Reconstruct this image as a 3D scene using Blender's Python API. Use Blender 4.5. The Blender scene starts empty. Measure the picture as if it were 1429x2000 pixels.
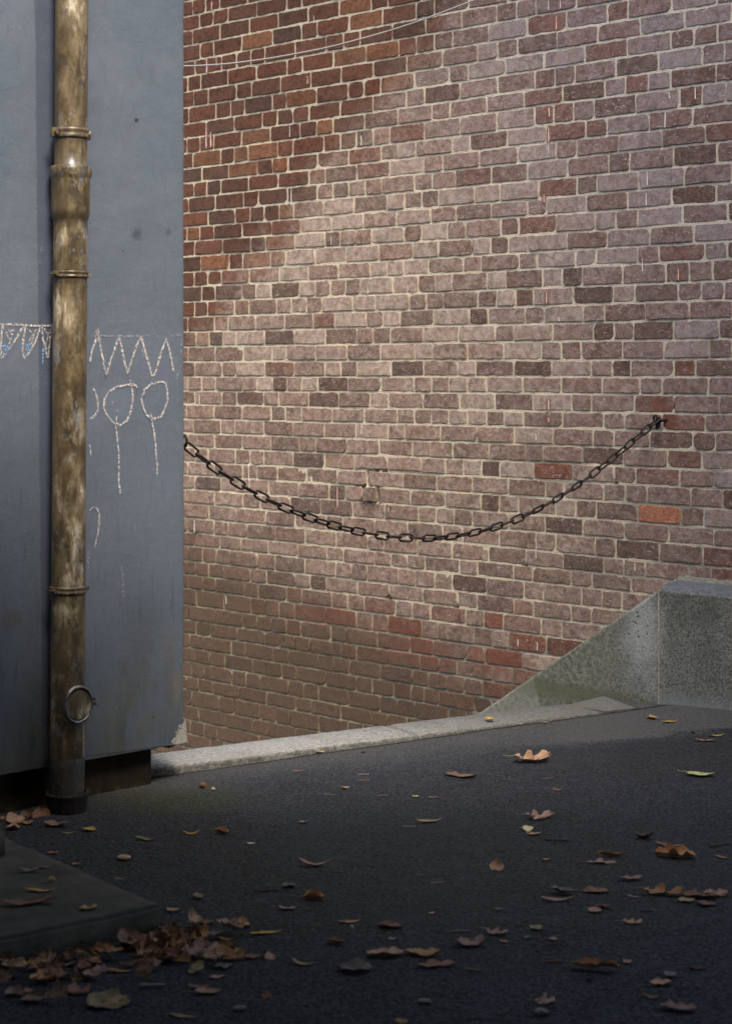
import bpy, bmesh, math, random
from math import radians, sin, cos, pi, atan2, sqrt
from mathutils import Vector, Matrix, noise

# ------------------------------------------------------------------ camera, light, exposure
S = bpy.context.scene
COL = S.collection
F, CX, HY, H = 3620.0, 714.5, 703.0, 1.52          # focal length and horizon in photo pixels, eye height in metres
cam_d = bpy.data.cameras.new('camera'); cam = bpy.data.objects.new('camera', cam_d); COL.objects.link(cam)
cam.location = (0, 0, H); cam.rotation_euler = (radians(90), 0, 0)
cam_d.sensor_fit = 'VERTICAL'; cam_d.sensor_height = 36; cam_d.lens = F / 2000 * 36
cam_d.shift_y = (HY - 1000) / 2000
cam_d.clip_end = 500
cam_d.dof.use_dof = True; cam_d.dof.focus_distance = 8.3; cam_d.dof.aperture_fstop = 5.6
S.camera = cam

SUN_EL, SUN_AZ = 52.0, 158.0                          # degrees; azimuth clockwise from +Y (view direction)
w = bpy.data.worlds.new('World'); S.world = w; w.use_nodes = True
wn = w.node_tree.nodes; bg = wn['Background']
sky = wn.new('ShaderNodeTexSky'); sky.sky_type = 'NISHITA'; sky.sun_disc = False
sky.sun_elevation = radians(SUN_EL); sky.sun_rotation = radians(SUN_AZ); sky.dust_density = 4.0; sky.air_density = 0.8; sky.ozone_density = 0.6
w.node_tree.links.new(sky.outputs[0], bg.inputs[0]); bg.inputs[1].default_value = 0.095
sd = bpy.data.lights.new('sun', 'SUN'); sun = bpy.data.objects.new('sun', sd); COL.objects.link(sun)
sd.energy = 1.5; sd.angle = radians(16); sd.color = (1.0, 0.94, 0.85)
_d = Vector((sin(radians(SUN_AZ)) * cos(radians(SUN_EL)), cos(radians(SUN_AZ)) * cos(radians(SUN_EL)), sin(radians(SUN_EL))))
sun.rotation_euler = _d.to_track_quat('Z', 'Y').to_euler(); sun.location = _d * 30
S.view_settings.view_transform = 'Standard'; S.view_settings.look = 'None'
S.view_settings.exposure = 2.0; S.view_settings.gamma = 1.0
S.cycles.max_bounces = 6; S.cycles.diffuse_bounces = 4; S.cycles.transparent_max_bounces = 8
S.cycles.use_denoising = True

# ------------------------------------------------------------------ helpers
PHI = radians(45.5)
WX = Vector((cos(PHI), -sin(PHI), 0)); WY = Vector((sin(PHI), cos(PHI), 0))     # along the brick wall / away from the viewer
W0 = Vector((-1.036, 10.78, 0))
GX = WY.copy(); GY = Vector((-cos(PHI), sin(PHI), 0))                            # along the grey wall / into it
G0 = Vector((-0.770, 6.650, 0))
BRICK_M = Matrix(((WX.x, WY.x, 0, W0.x), (WX.y, WY.y, 0, W0.y), (0, 0, 1, 0), (0, 0, 0, 1)))
GREY_M = Matrix(((GX.x, GY.x, 0, G0.x), (GX.y, GY.y, 0, G0.y), (0, 0, 1, 0), (0, 0, 0, 1)))

def ray(px, py): return Vector(((px - CX) / F, 1.0, -(py - HY) / F))
def gnd(px, py, z=0.0):
    r = ray(px, py); t = (z - H) / r.z
    return Vector((r.x * t, r.y * t, z))
def onplane(px, py, O, X, Y, out=0.0):                # hit of the view ray with a vertical plane -> (s along X, z)
    r = ray(px, py); O2 = O - Y * out
    t = O2.dot(Y) / r.dot(Y)
    P = r * t
    return (P - O2).dot(X), P.z + H
def bw(px, py, out=0.0): return onplane(px, py, W0, WX, WY, out)
def gw(px, py, out=0.0): return onplane(px, py, G0, GX, GY, out)
def lin(c): return tuple(((v / 255 / 12.92) if v / 255 <= .04045 else ((v / 255 + .055) / 1.055) ** 2.4) for v in c)

def put(name, bm_or, mat, parent=None, M=None, smooth=False):
    me = bpy.data.meshes.new(name)
    if isinstance(bm_or, bmesh.types.BMesh):
        bm_or.to_mesh(me); bm_or.free()
    else:
        me.from_pydata(bm_or[0], [], bm_or[1])
    o = bpy.data.objects.new(name, me); COL.objects.link(o)
    if mat: me.materials.append(mat)
    if M is not None: o.matrix_world = M
    if parent: o.parent = parent
    if smooth: me.shade_smooth()
    return o
def empty(name, loc=(0, 0, 0), M=None):
    o = bpy.data.objects.new(name, None); COL.objects.link(o); o.empty_display_size = .1
    if M is not None: o.matrix_world = M
    else: o.location = loc
    return o
def tag(o, label, cat, group=None):
    o['label'] = label; o['category'] = cat
    if group: o['group'] = group
    return o
def struct(o): o['kind'] = 'structure'; return o
def box(bm, x0, x1, y0, y1, z0, z1, bev=0.0, seg=2):
    r = bmesh.ops.create_cube(bm, size=1)
    for v in r['verts']:
        v.co = Vector(((x0 + x1) / 2 + v.co.x * (x1 - x0), (y0 + y1) / 2 + v.co.y * (y1 - y0), (z0 + z1) / 2 + v.co.z * (z1 - z0)))
    if bev > 0:
        es = list({e for v in r['verts'] for e in v.link_edges})
        bmesh.ops.bevel(bm, geom=es, offset=bev, segments=seg, affect='EDGES', profile=.5)
def lathe(bm, prof, n=40, axis=None, close=False, fn=None):   # prof: (r, z)
    rows = []
    for k, (r, z) in enumerate(prof):
        row = []
        for i in range(n):
            a = 2 * pi * i / n; rr = r
            if fn: rr = fn(r, z, a)
            row.append(bm.verts.new((rr * cos(a), rr * sin(a), z)))
        rows.append(row)
    for a, b in zip(rows, rows[1:]):
        for i in range(n):
            bm.faces.new((a[i], a[(i + 1) % n], b[(i + 1) % n], b[i]))
    if close:
        bm.faces.new(rows[0][::-1]); bm.faces.new(rows[-1])
def tube(bm, pts, rad, n=10, cap=True, closed=False):
    pts = [Vector(p) for p in pts]; rows = []
    m = len(pts); up = None
    for i, p in enumerate(pts):
        if closed: t = (pts[(i + 1) % m] - pts[i - 1])
        else: t = (pts[min(i + 1, m - 1)] - pts[max(i - 1, 0)])
        t.normalize()
        if up is None:
            up = Vector((0, 0, 1)) if abs(t.z) < .9 else Vector((1, 0, 0))
        a = t.cross(up).normalized(); b = a.cross(t).normalized(); up = b
        r = rad[i] if isinstance(rad, (list, tuple)) else rad
        rows.append([bm.verts.new(p + (a * cos(2 * pi * k / n) + b * sin(2 * pi * k / n)) * r) for k in range(n)])
    pairs = list(zip(rows, rows[1:])) + ([(rows[-1], rows[0])] if closed else [])
    for A, B in pairs:
        for k in range(n): bm.faces.new((A[k], A[(k + 1) % n], B[(k + 1) % n], B[k]))
    if cap and not closed:
        bm.faces.new(rows[0][::-1]); bm.faces.new(rows[-1])
    bmesh.ops.recalc_face_normals(bm, faces=bm.faces[:])

class NT:                                             # small wrapper to write node graphs as expressions
    def __init__(s, name, rough=.8, spec=.3):
        s.m = bpy.data.materials.new(name); s.m.use_nodes = True
        s.t = s.m.node_tree; s.b = s.t.nodes['Principled BSDF']; s.out = s.t.nodes['Material Output']
        s.b.inputs['Roughness'].default_value = rough; s.b.inputs['Specular IOR Level'].default_value = spec
        s.tc = s.t.nodes.new('ShaderNodeTexCoord'); s.obj = s.tc.outputs['Object']
    def n(s, typ): return s.t.nodes.new(typ)
    def set(s, sock, v):
        if isinstance(v, bpy.types.NodeSocket): s.t.links.new(v, sock)
        elif isinstance(v, (tuple, list)) and len(v) == 3 and sock.type == 'RGBA': sock.default_value = (*v, 1)
        else: sock.default_value = v
    def math(s, op, a, b=0.0, c=0.0, clamp=False):
        n = s.n('ShaderNodeMath'); n.operation = op; n.use_clamp = clamp
        s.set(n.inputs[0], a); s.set(n.inputs[1], b); s.set(n.inputs[2], c); return n.outputs[0]
    def add(s, a, b): return s.math('ADD', a, b)
    def sub(s, a, b): return s.math('SUBTRACT', a, b)
    def mul(s, a, b): return s.math('MULTIPLY', a, b)
    def map(s, v, a, b, c=0.0, d=1.0, smooth=True):
        n = s.n('ShaderNodeMapRange'); n.interpolation_type = 'SMOOTHSTEP' if smooth else 'LINEAR'; n.clamp = True
        s.set(n.inputs[0], v)
        for i, x in enumerate((a, b, c, d)): n.inputs[i + 1].default_value = x
        return n.outputs[0]
    def scale(s, v, x, y, z, off=(0, 0, 0)):
        n = s.n('ShaderNodeMapping'); s.set(n.inputs[0], v); n.inputs['Scale'].default_value = (x, y, z); n.inputs['Location'].default_value = off
        return n.outputs[0]
    def noise(s, sc, det=4, rough=.55, v=None, dist=0.0):
        n = s.n('ShaderNodeTexNoise'); s.set(n.inputs['Vector'], v if v is not None else s.obj)
        n.inputs['Scale'].default_value = sc; n.inputs['Detail'].default_value = det; n.inputs['Roughness'].default_value = rough; n.inputs['Distortion'].default_value = dist
        return n.outputs[0]
    def vor(s, sc, v=None, feat='F1', out='Distance'):
        n = s.n('ShaderNodeTexVoronoi'); n.feature = feat; s.set(n.inputs['Vector'], v if v is not None else s.obj); n.inputs['Scale'].default_value = sc
        return n.outputs[out]
    def mix(s, f, a, b, mode='MIX'):
        n = s.n('ShaderNodeMix'); n.data_type = 'RGBA'; n.blend_type = mode; n.clamp_factor = True
        s.set(n.inputs[0], f); s.set(n.inputs[6], a); s.set(n.inputs[7], b); return n.outputs[2]
    def ramp(s, f, *stops):
        n = s.n('ShaderNodeValToRGB'); s.set(n.inputs[0], f); e = n.color_ramp.elements
        while len(e) < len(stops): e.new(.5)
        for i, (p, c) in enumerate(stops): e[i].position = p; e[i].color = (*c, 1)
        return n.outputs[0]
    def xyz(s, v=None):
        n = s.n('ShaderNodeSeparateXYZ'); s.set(n.inputs[0], v if v is not None else s.obj); return n.outputs
    def spot(s, x, z, rx, rz, soft=.5, warp=None, ax=0, az=2):        # soft elliptical patch in object space
        o = s.xyz()
        dx = s.math('DIVIDE', s.sub(o[ax], x), rx); dz = s.math('DIVIDE', s.sub(o[az], z), rz)
        d = s.math('SQRT', s.add(s.mul(dx, dx), s.mul(dz, dz)))
        if warp is not None: d = s.add(d, warp)
        return s.map(d, 1.0 - soft, 1.0 + soft, 1.0, 0.0)
    def attr(s, name):
        n = s.n('ShaderNodeAttribute'); n.attribute_name = name; return n.outputs
    def bump(s, h, strength=.5, dist=.01):
        n = s.n('ShaderNodeBump'); s.set(n.inputs['Height'], h); n.inputs['Strength'].default_value = strength; n.inputs['Distance'].default_value = dist
        s.t.links.new(n.outputs[0], s.b.inputs['Normal'])
    def base(s, c): s.set(s.b.inputs['Base Color'], c)
    def rough(s, c): s.set(s.b.inputs['Roughness'], c)
# ------------------------------------------------------------------ brick wall
# Vertical joints read off the photograph course by course (three overlapping enlargements), with a tone letter for the brick that ends there.
PERP = {
-1:("165 275 490 730 980","",""),
0:("118 225 340 562 792 910 1155","",""),
1:("65 278 505d 727 960d 1200","137o 265 527",""),
2:("123 228 450 685o 910d 1030 1275","227o 487 627d 892d 1190d",""),
3:("83 290 403 515 625 860 1098 1232 1360","303d 560d 840 1108 1262d 1415","343 700"),
4:("128 340 562 798 915 1155 1410o","355o 490 625 767d 1047 1345l","273r 557 703r 1005 1320l"),
5:("75 188 405 522 747 980 1215","155 413d 690o 963 1117l 1270","208d 493 790 1095l 1422l"),
6:("35 245 358 468d 682d 790 1025o 1270 1393","83 212r 472o 742 890 1182l","118l 403l 695r 998l 1162d 1325d"),
7:("172 387d 603 720 842d 967 1208","152 410 552 825D 1117 1407","55 195r 332 618 913d 1220l"),
8:("123 228 445 668o 897 1027 1152o 1397d","87d 345d 607 745 1033 1325","247r 540D 685l 845r 1002l 1315d"),
9:("68 282o 387 497o 727o 843 1082r 1210 1333","155d 285o 548r 828 1108 1403l","50l 185r 325r 467 757d 1060l 1220r 1387l"),
10:("137d 342d 567o 685 803o 1033 1275","213r 348 485l 767 903l 1190d","135l 408r 557r 853l 1155"),
11:("75 177 283d 498d 729 967 1092o 1338d","25 282r 550l 695 978 1273","203l 348o 640 942l 1242d"),
12:("37 240d 460 575 798d 1030D 1152 1273d 1402","92o 222 472 612 793 1067r 1350d","4 283l 568 715d 1020 1322D"),
13:("186 395D 510 620d 735d 847o 1078 1317l","260d 397l 530 660d 940l 1138l","80l 347r 490d 778l 1097l 1427"),
14:("122o 231 448d 677 900r 1143l 1390l","80 337 600l 797 1068d 1348","137 415l 700d 1003l 1318D"),
15:("81 297 516d 630d 857o 1092l 1210d 1333","143 395l 528d 730l 872 1142 1280r","200r 475l 620l 770 1085l 1397"),
16:("130d 347o 452r 672o 787o 1015l 1256l","200l 463 658l 922d 1065l 1202d 1352l","6 282l 560d 857l 1160"),
17:("76 182 290 505 737 963l 1195","133 265l 393l 580l 852 993 1283 1423","68d 338l 480l 770l 920 1237r"),
18:("135D 241d 451d 556d 675l 892D 1018l 1133 1251 1368d","58l 310l 503l 635d 768l 1038 1185l","107d 245l 385D 665 965 1130d 1292"),
19:("182 392 504o 715d 829 949l 1066 1308l","175l 437l 567d 700 965d 1110d 1257l 1397D","43D 322l 598D 750l 1050d 1215 1375"),
20:("31 234d 343 557 780 1000d 1168r 1414l","104l 232 363l 623d 900l 1043D 1330","120 392l 540 825d 1133 1429"),
21:("195o 301D 405l 627l 853D 1094l 1338d","28 155 287d 545 815l 1098l 1245","178l 460 605D 743 1018D 1338l"),
22:("32 239d 457d 682l 793l 1020 1262l","210 475l 618l 883 1165","100l 237 375d 665d 955 1270l 1429d"),
23:("83D 296 403d 628l 852r 1093 1213l 1340d","33 293l 543D 808 948l 1242d","172D 447l 592 722D 1022 1172R"),
24:("31 137 242 455d 566 685l 799D 911 1036l 1269D","215d 472 608 742 885l 1030l 1312l","237 523 787 940 1263"),
25:("82d 294 408d 616D 733 963 1198D","130d 272l 540 820d 1097l 1390d","37d 310l 448 748 1022r 1337"),
26:("20 232o 449d 675o 785d 910 1148 1396","86d 340 472 604d 742 885l 1030l 1168d 1320l","248d 533 678 940 1240r"),
27:("77 285d 394 617 845d 1085 1328","18 272l 402 675 957 1247","183l 460 603d 853 1157d"),
28:("30 238 449d 674 897d 1022 1257d","200 460 598 770 1052 1340","110d 385 670D 978 1217r"),
29:("186o 397 511d 617 845 1085D 1325o","15 270 530 713 850 992l 1133D 1398l","47 318R 605l 757 1062r 1305"),
30:("30 236 453d 566 722d 947d 1186d 1425","125d 388 645d 922 1203","130d 255 533 685 835 1143 1365"),
31:("83 284D 503 655 886 1121 1248D 1379","65 195d 445 712 990 1130D 1277","198 340l 480d 770d 1073O 1235d"),
32:("15 238 456 591 824 1056D 1304d","245 505d 640 780 922d 1205","128 390D 680 985 1300"),
33:("192 404 633 858d 1100 1227d","165 420 690d 845 1130 1415","65 200 475 617d 920D 1225d"),
34:("25o 233 340 488 706d 936d 1176o","110 240 497 765 1047 1335d","255 530D 673 825 1130"),
35:("80d 278 438 651 880 1108o 1234","165 292 420 555 822d 960 1240d 1385","37 307d 450 725d 1010"),
36:("33 141d 247 357 573 705 934d 1174o 1296 1418d","105 350 482 630 765 1033D 1320d","113 378 522 660 900"),
37:("191 304 513 639 859d 974 1097D 1341","28 278 537 807 957 1243d 1395","45 308 450 720"),
38:("34 144 244 464d 572 793d 910r 1142d 1265 1395","82 327r 460 597 870r 1010 1160R","98 240 520"),
39:("92d 307 516 628r 734 854 1092r 1333r","23 148 270 528R 662 935 1080d 1203","135R 390R"),
40:("36 241 457 562 674 792 900r 1135 1258d","188 437d 617r 872d 1022 1310R",""),
41:("91 203D 411 625 738R 856 973 1214 1333r","23 267r 520 660r 800d 1087 1232",""),
42:("45 150 364 474 694 810 1036d 1155 1279","208 455d 583 725 865 1003d 1260R",""),
43:("99 198 315 528d 634 758 869 1099 1331","21 145 310 442R 546 663 935r",""),
44:("57 158 370 477 588 807 922 1039 1272","208 340d 475D 735",""),
45:("116 225 426 639d 865 984 1210","140 262 412",""),
46:("58D 271 382 587 709 816 1042 1266","",""),
47:("113 325 534 648 861","",""),
48:("46 157 262 474 582","",""),
49:("200 306","",""),
}
YL = [32,60,89.5,119.5,149.5,179,210,241,270,299,329.5,357.5,386,415,444,471,501,531,560,589.5,619,648,677,706,735,762.5,790,817.5,845,872.5,901,927.5,955,982.5,1010,1039,1065,1095,1121,1149,1181,1210,1236,1264,1291,1320,1346,1377,1405,1432,1459]
YR = {5:5,6:42.5,7:80,8:120,9:157.5,10:200,11:237.5,12:275,13:316,14:356,15:394,16:432.5,17:470,18:505,19:547.5,20:585,21:622.5,22:661,23:701,24:736,25:771,26:809,27:844,28:881,29:919,30:956,31:994,32:1032.5,33:1070,34:1110,35:1145}
def zjoint(i, s):                                     # height of bed joint i at wall coordinate s
    zl = bw(366, YL[i])[1] if 0 <= i < len(YL) else H + (23.6 - i) * .0848
    zr = bw(1426, YR[i])[1] if i in YR else H + (23.6 - i) * .0848 + .35 * (zl - (H + (23.6 - i) * .0848))
    f = max(-.3, min(1.3, s / 3.75)); f = f if 0 <= f <= 1 else (0 if f < 0 else 1)
    return zl + (zr - zl) * f + .004 * noise.noise(Vector((s * 1.3, i * 7.1, 3)))

rnd = random.Random(11)
TONE = {'n': (114, 79, 62), 'r': (117, 75, 57), 'R': (122, 77, 58), 'o': (134, 98, 73), 'O': (166, 108, 80), 'd': (102, 78, 65), 'D': (94, 77, 67), 'l': (134, 107, 90)}
S0, S1 = -1.3, 6.6
bv, bf, bcol = [], [], []
sLoose, sGap = bw(739, 960)[0], bw(721.5, 930)[0]            # one header has worked loose, with open joints round it
def add_brick(s0, s1, i, tone):
    jt = .0057
    zt0, zt1 = zjoint(i, s0) - jt, zjoint(i, s1) - jt
    zb0, zb1 = zjoint(i + 1, s0) + jt, zjoint(i + 1, s1) + jt
    a, b = s0 + .0053 + rnd.uniform(-.001, .001), s1 - .0053 + rnd.uniform(-.001, .001)
    push = 0
    if i == 31 and abs(s1 - sLoose) < .05: a += .007; b -= .010; push = .010
    if i == 30 and abs(s1 - sGap) < .05: b -= .012
    if i == 29 and abs(s0 - sGap) < .2: zb0 += .006; zb1 += .006
    if b - a < .02: return
    low = zt0 < .9
    cr = [rnd.uniform(.003, .011) if rnd.random() < .80 else rnd.uniform(.012, .026) for _ in range(4)]
    L, T = b - a, (zt0 + zt1 - zb0 - zb1) / 2
    nx, nz = (8 if L > .15 else 4), 3
    pts = []                                          # outline in (u, v) 0..1, anticlockwise seen from outside
    def arc(cx, cz, r, a0):
        for k in range(4):
            t = a0 + (pi / 2) * k / 3
            pts.append((cx + r * cos(t), cz + r * sin(t)))
    arc(cr[0], cr[0], cr[0], pi)
    for k in range(1, nx): pts.append((cr[0] + (L - cr[0] - cr[1]) * k / nx, 0))
    arc(L - cr[1], cr[1], cr[1], 1.5 * pi)
    for k in range(1, nz): pts.append((L, cr[1] + (T - cr[1] - cr[2]) * k / nz))
    arc(L - cr[2], T - cr[2], cr[2], 0)
    for k in range(1, nx): pts.append((L - cr[2] - (L - cr[2] - cr[3]) * k / nx, T))
    arc(cr[3], T - cr[3], cr[3], .5 * pi)
    for k in range(1, nz): pts.append((0, T - cr[3] - (T - cr[0] - cr[3]) * k / nz))
    off = rnd.uniform(-.001, .003); tilt = rnd.uniform(-.010, .010); tiltz = rnd.uniform(-.02, .02)
    sd_ = rnd.uniform(0, 100)
    n = len(pts); base = len(bv)
    spec = (.016, 0), (.0006, 0.0), (-.0006, .0012), (-.0012, .0036)
    c0 = (L / 2, T / 2)
    for depth, ins in spec:
        for (u, v) in pts:
            q = noise.noise(Vector((u * 38 + sd_, v * 38, sd_))) * .0046 + noise.noise(Vector((u * 95 + sd_, v * 95, 7))) * .0022
            du, dv = u - c0[0], v - c0[1]; d = sqrt(du * du + dv * dv) + 1e-6
            kx = max(0., 1 - (ins - q) / (L / 2)); kz = max(0., 1 - (ins - q) / (T / 2))
            uu, vv = c0[0] + du * kx, c0[1] + dv * kz
            f = uu / L
            zb = zb0 + (zb1 - zb0) * f; zt = zt0 + (zt1 - zt0) * f
            y = depth - off - push + tilt * (uu - L / 2) + tiltz * (vv - T / 2)
            if ins: y += noise.noise(Vector((uu * 25 + sd_, vv * 25, 1))) * .0012
            bv.append((a + uu, y, zb + (zt - zb) * vv / T))
    for r in range(3):
        for k in range(n):
            bf.append((base + r * n + k, base + r * n + (k + 1) % n, base + (r + 1) * n + (k + 1) % n, base + (r + 1) * n + k))
    bf.append(tuple(base + 3 * n + k for k in range(n)))
    c = TONE[tone]; j = rnd.uniform(.91, 1.09); hue = rnd.uniform(-5, 5)
    c = lin((min(255, c[0] * j + hue), c[1] * j, c[2] * j - hue * .6))
    hz = {'l': .85, 'D': .08, 'd': .28, 'O': 0.0, 'R': .06, 'r': .22, 'o': .42}.get(tone, .5) * rnd.uniform(.8, 1.2)
    bcol.extend([(c[0], c[1], c[2], min(1, hz))] * (4 * n))

for i in range(-16, 60):
    ps = []
    if i in PERP:
        A, B, C = PERP[i]
        for txt, x0, sc in ((A, 360, 3.969), (B, 690, 3.969), (C, 1029, 3.5725)):
            for tk in txt.split():
                tone = tk[-1] if tk[-1].isalpha() else 'n'
                v = float(tk[:-1] if tk[-1].isalpha() else tk)
                s = bw(x0 + v / sc, 700)[0]
                if ps and s < ps[-1][0] + .06: continue
                ps.append((s, tone))
    if not ps: ps = [(rnd.uniform(0, .2), 'n')]
    first = ps[0][0]; s = first; pre = []
    while s > S0:
        L = .118 if rnd.random() < .4 else .238
        pre.append((s - L, s, ps[0][1] if s == first else 'n')); s -= L
    for a, b, t in reversed(pre): add_brick(a, b, i, t)
    for (a, _), (b, t) in zip(ps, ps[1:]): add_brick(a, b, i, t)
    s = ps[-1][0]
    while s < S1:
        L = .118 if rnd.random() < .35 else .238
        add_brick(s, s + L, i, rnd.choice('nnnnddlrDl')); s += L

# --- brick material
def wall_zones(m):
    o = m.xyz(); big = m.noise(1.7, 5, .6); mid = m.noise(7, 5, .6)
    # clean orange-red triangle (upper left) against the weathered pale rest: boundary from (s .0, z 1.7) to (s 1.95, z 3.2)
    e = m.sub(m.sub(o[2], 1.58), m.mul(o[0], .80))
    e = m.add(e, m.add(m.mul(m.sub(big, .5), .55), m.mul(m.sub(mid, .5), .45)))
    haze = m.map(e, -.22, .22, 1.0, 0.0)
    low = m.map(m.add(o[2], m.add(m.mul(o[0], .25), m.mul(m.sub(big, .5), .25))), .15, .85, 1.0, 0.0)   # wall foot: stairwell shade put into the colour, with damp and algae
    purple = m.map(m.add(m.mul(o[0], .7), m.mul(o[2], .45)), 1.9, 3.7)
    return o, haze, low, purple, big, mid
m = NT('brick', .88, .25)
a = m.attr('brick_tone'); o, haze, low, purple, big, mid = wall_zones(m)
pull = m.mix(m.mul(m.map(haze, 0, 1, .15, .38), m.map(a['Alpha'], .0, .1)), a['Color'], lin((118, 88, 74)))
fine = m.noise(80, 6, .72); blot = m.noise(24, 7, .74, dist=.8); scr = m.noise(46, 5, .7, v=m.scale(m.obj, .5, 1, 1.1, (3, 0, 1)), dist=2.2)
c = m.mix(m.map(fine, .25, .75), m.mix(1.0, pull, (.52, .49, .47), 'MULTIPLY'), m.mix(1.0, pull, (1.45, 1.40, 1.32), 'MULTIPLY'))
c = m.mix(m.mul(m.map(blot, .47, .64), .72), c, m.mix(1.0, pull, (.42, .40, .39), 'MULTIPLY'))                                   # dark burnt blotches
c = m.mix(m.map(haze, 0, 1, 1, 0), c, m.mix(1.0, c, (.92, .86, .82), 'MULTIPLY'))
hcol = m.mix(purple, lin((194, 171, 150)), lin((148, 136, 134)))
hk = m.mul(haze, m.mul(a['Alpha'], m.add(.42, m.mul(m.map(blot, .32, .62, 1.0, 0.0), .75))))
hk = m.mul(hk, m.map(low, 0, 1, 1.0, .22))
c = m.mix(hk, c, hcol)
c = m.mix(m.mul(m.mul(haze, m.map(scr, .57, .66)), m.map(low, 0, 1, .6, .1)), c, lin((206, 190, 178)))     # pale scratches and bloom
half = m.noise(8.5, 6, .68, v=m.scale(m.obj, 1, 1, 1.3, (2, 7, 5)), dist=.6)
c = m.mix(m.map(half, .52, .66, 0, .6), c, m.mix(1.0, c, (.55, .54, .56), 'MULTIPLY'))
bl2 = m.noise(19, 7, .74, v=m.scale(m.obj, 1, 1, 1.5, (9, 2, 4)), dist=1.2)
c = m.mix(m.mul(m.mul(haze, m.map(bl2, .50, .64)), m.mul(m.map(low, 0, 1, .62, .12), m.math('MINIMUM', 1.0, m.add(.12, m.mul(a['Alpha'], 1.5))))), c, m.mix(purple, lin((198, 178, 158)), lin((158, 147, 146))))
warm = m.map(m.add(o[2], m.mul(o[0], .3)), 2.9, 1.0)
c = m.mix(m.mul(purple, .5), c, m.mix(1.0, c, (.86, .84, .90), 'MULTIPLY'))
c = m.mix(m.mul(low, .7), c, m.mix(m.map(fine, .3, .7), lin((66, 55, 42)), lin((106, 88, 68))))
pit = m.map(m.vor(210), .05, .16, 1.0, 0.0)
c = m.mix(m.mul(pit, m.map(m.noise(30, 3), .5, .65)), c, lin((34, 27, 25)))
def wdot(m, px, py, rpx, rpz, col, k, c, soft=.5, warp=None):
    s, z = bw(px, py); s2 = bw(px + rpx, py)[0]; z2 = bw(px, py - rpz)[1]
    return m.mix(m.mul(m.spot(s, z, s2 - s, z2 - z, soft, warp), k), c, col)
wp = m.mul(m.sub(blot, .5), 1.6)
c = wdot(m, 1286, 800, 13, 22, lin((122, 70, 50)), .6, c, .5, wp)                                    # rust under the ring bolt
c = wdot(m, 1305, 822, 18, 26, lin((112, 62, 44)), .6, c, .5, wp)
for (px, py, rx, rz, k) in ((820, 1270, 70, 34, .4), (975, 1290, 60, 26, .6), (640, 1200, 60, 22, .3), (1010, 1215, 40, 30, .25), (760, 1225, 60, 16, .3)):
    c = wdot(m, px, py, rx, rz, lin((128, 74, 54)), k, c, .4, m.mul(m.sub(m.noise(17, 4, .7), .5), 3.0))   # raw red where the face has spalled
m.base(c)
m.rough(m.map(fine, .3, .7, .75, .95))
m.bump(m.add(m.mul(fine, .6), m.add(m.mul(blot, 1.0), m.mul(pit, -.9))), .75, .004)
BRICK = m.m

m = NT('mortar', .95, .1)
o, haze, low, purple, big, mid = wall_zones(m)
g = m.noise(120, 5, .7); d = m.noise(14, 5, .65)
c = m.mix(m.map(g, .25, .75), lin((180, 166, 136)), lin((236, 223, 191)))
c = m.mix(m.mul(purple, .75), c, m.mix(m.map(g, .3, .7), lin((156, 150, 138)), lin((206, 200, 186))))
c = m.mix(m.map(d, .54, .74, 0, .75), c, lin((104, 96, 76)))
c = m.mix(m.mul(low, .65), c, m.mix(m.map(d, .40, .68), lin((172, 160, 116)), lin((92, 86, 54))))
cem = m.spot(*bw(1287, 1003), .22, .085, .35, m.mul(m.sub(d, .5), 1.2))
for (px, py, rx, rz) in ((1080, 922, .2, .07), (530, 1247, .11, .07), (900, 1330, .5, .2), (985, 1275, .5, .12), (1398, 925, .05, .1), (1385, 690, .03, .07), (1410, 803, .035, .07), (1340, 1105, .2, .05), (1139, 890, .03, .05), (800, 1372, .2, .06), (1330, 1135, .5, .05), (695, 475, .04, .06)):
    s, z = bw(px, py); cem = m.math('MAXIMUM', cem, m.spot(s, z, rx, rz, .35, m.mul(m.sub(d, .5), 1.2)))
c = m.mix(cem, c, m.mix(m.map(g, .3, .7), lin((136, 131, 114)), lin((172, 167, 148))))
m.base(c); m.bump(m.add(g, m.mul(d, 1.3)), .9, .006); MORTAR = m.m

brick_wall = empty('brick_wall', M=BRICK_M)
tag(brick_wall, 'tall old red brick wall with pale mortar, behind the hanging chain', 'wall')
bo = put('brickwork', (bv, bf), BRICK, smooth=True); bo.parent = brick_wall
for q in bo.data.polygons: q.use_smooth = len(q.vertices) == 4
ca = bo.data.color_attributes.new('brick_tone', 'FLOAT_COLOR', 'POINT')
ca.data.foreach_set('color', [x for t in bcol for x in t])
# mortar bed: a finely undulating sheet a few millimetres behind the brick faces, with a solid back
NXs, NZs = 600, 500; Z0, Z1 = -2.0, 4.9
mv, mf = [], []
PITS = [(*bw(px, py), r) for px, py, r in ((721, 925, .02), (721, 935, .02), (721, 945, .02), (708, 948, .018), (697, 947, .016), (738, 958, .02), (738, 968, .02), (738, 978, .02), (722, 979, .016), (708, 978, .016), (735, 917, .018), (750, 919, .018), (758, 1170, .018), (890, 1187, .014), (1024, 1107, .014), (400, 1326, .014), (1315, 793, .012), (924, 487, .014), (382, 1048, .02), (375, 1030, .016), (470, 975, .012), (850, 1080, .012), (964, 1110, .012), (1200, 943, .012), (460, 862, .012), (866, 755, .010), (700, 626, .010), (957, 1178, .012), (640, 1205, .016))]
def pitd(s, z):
    d = 0
    for a, b, r in PITS:
        if abs(s - a) < .04 and abs(z - b) < .04: d += .05 * math.exp(-((s - a) ** 2 + (z - b) ** 2) / (r * r * .5))
    return d
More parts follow.
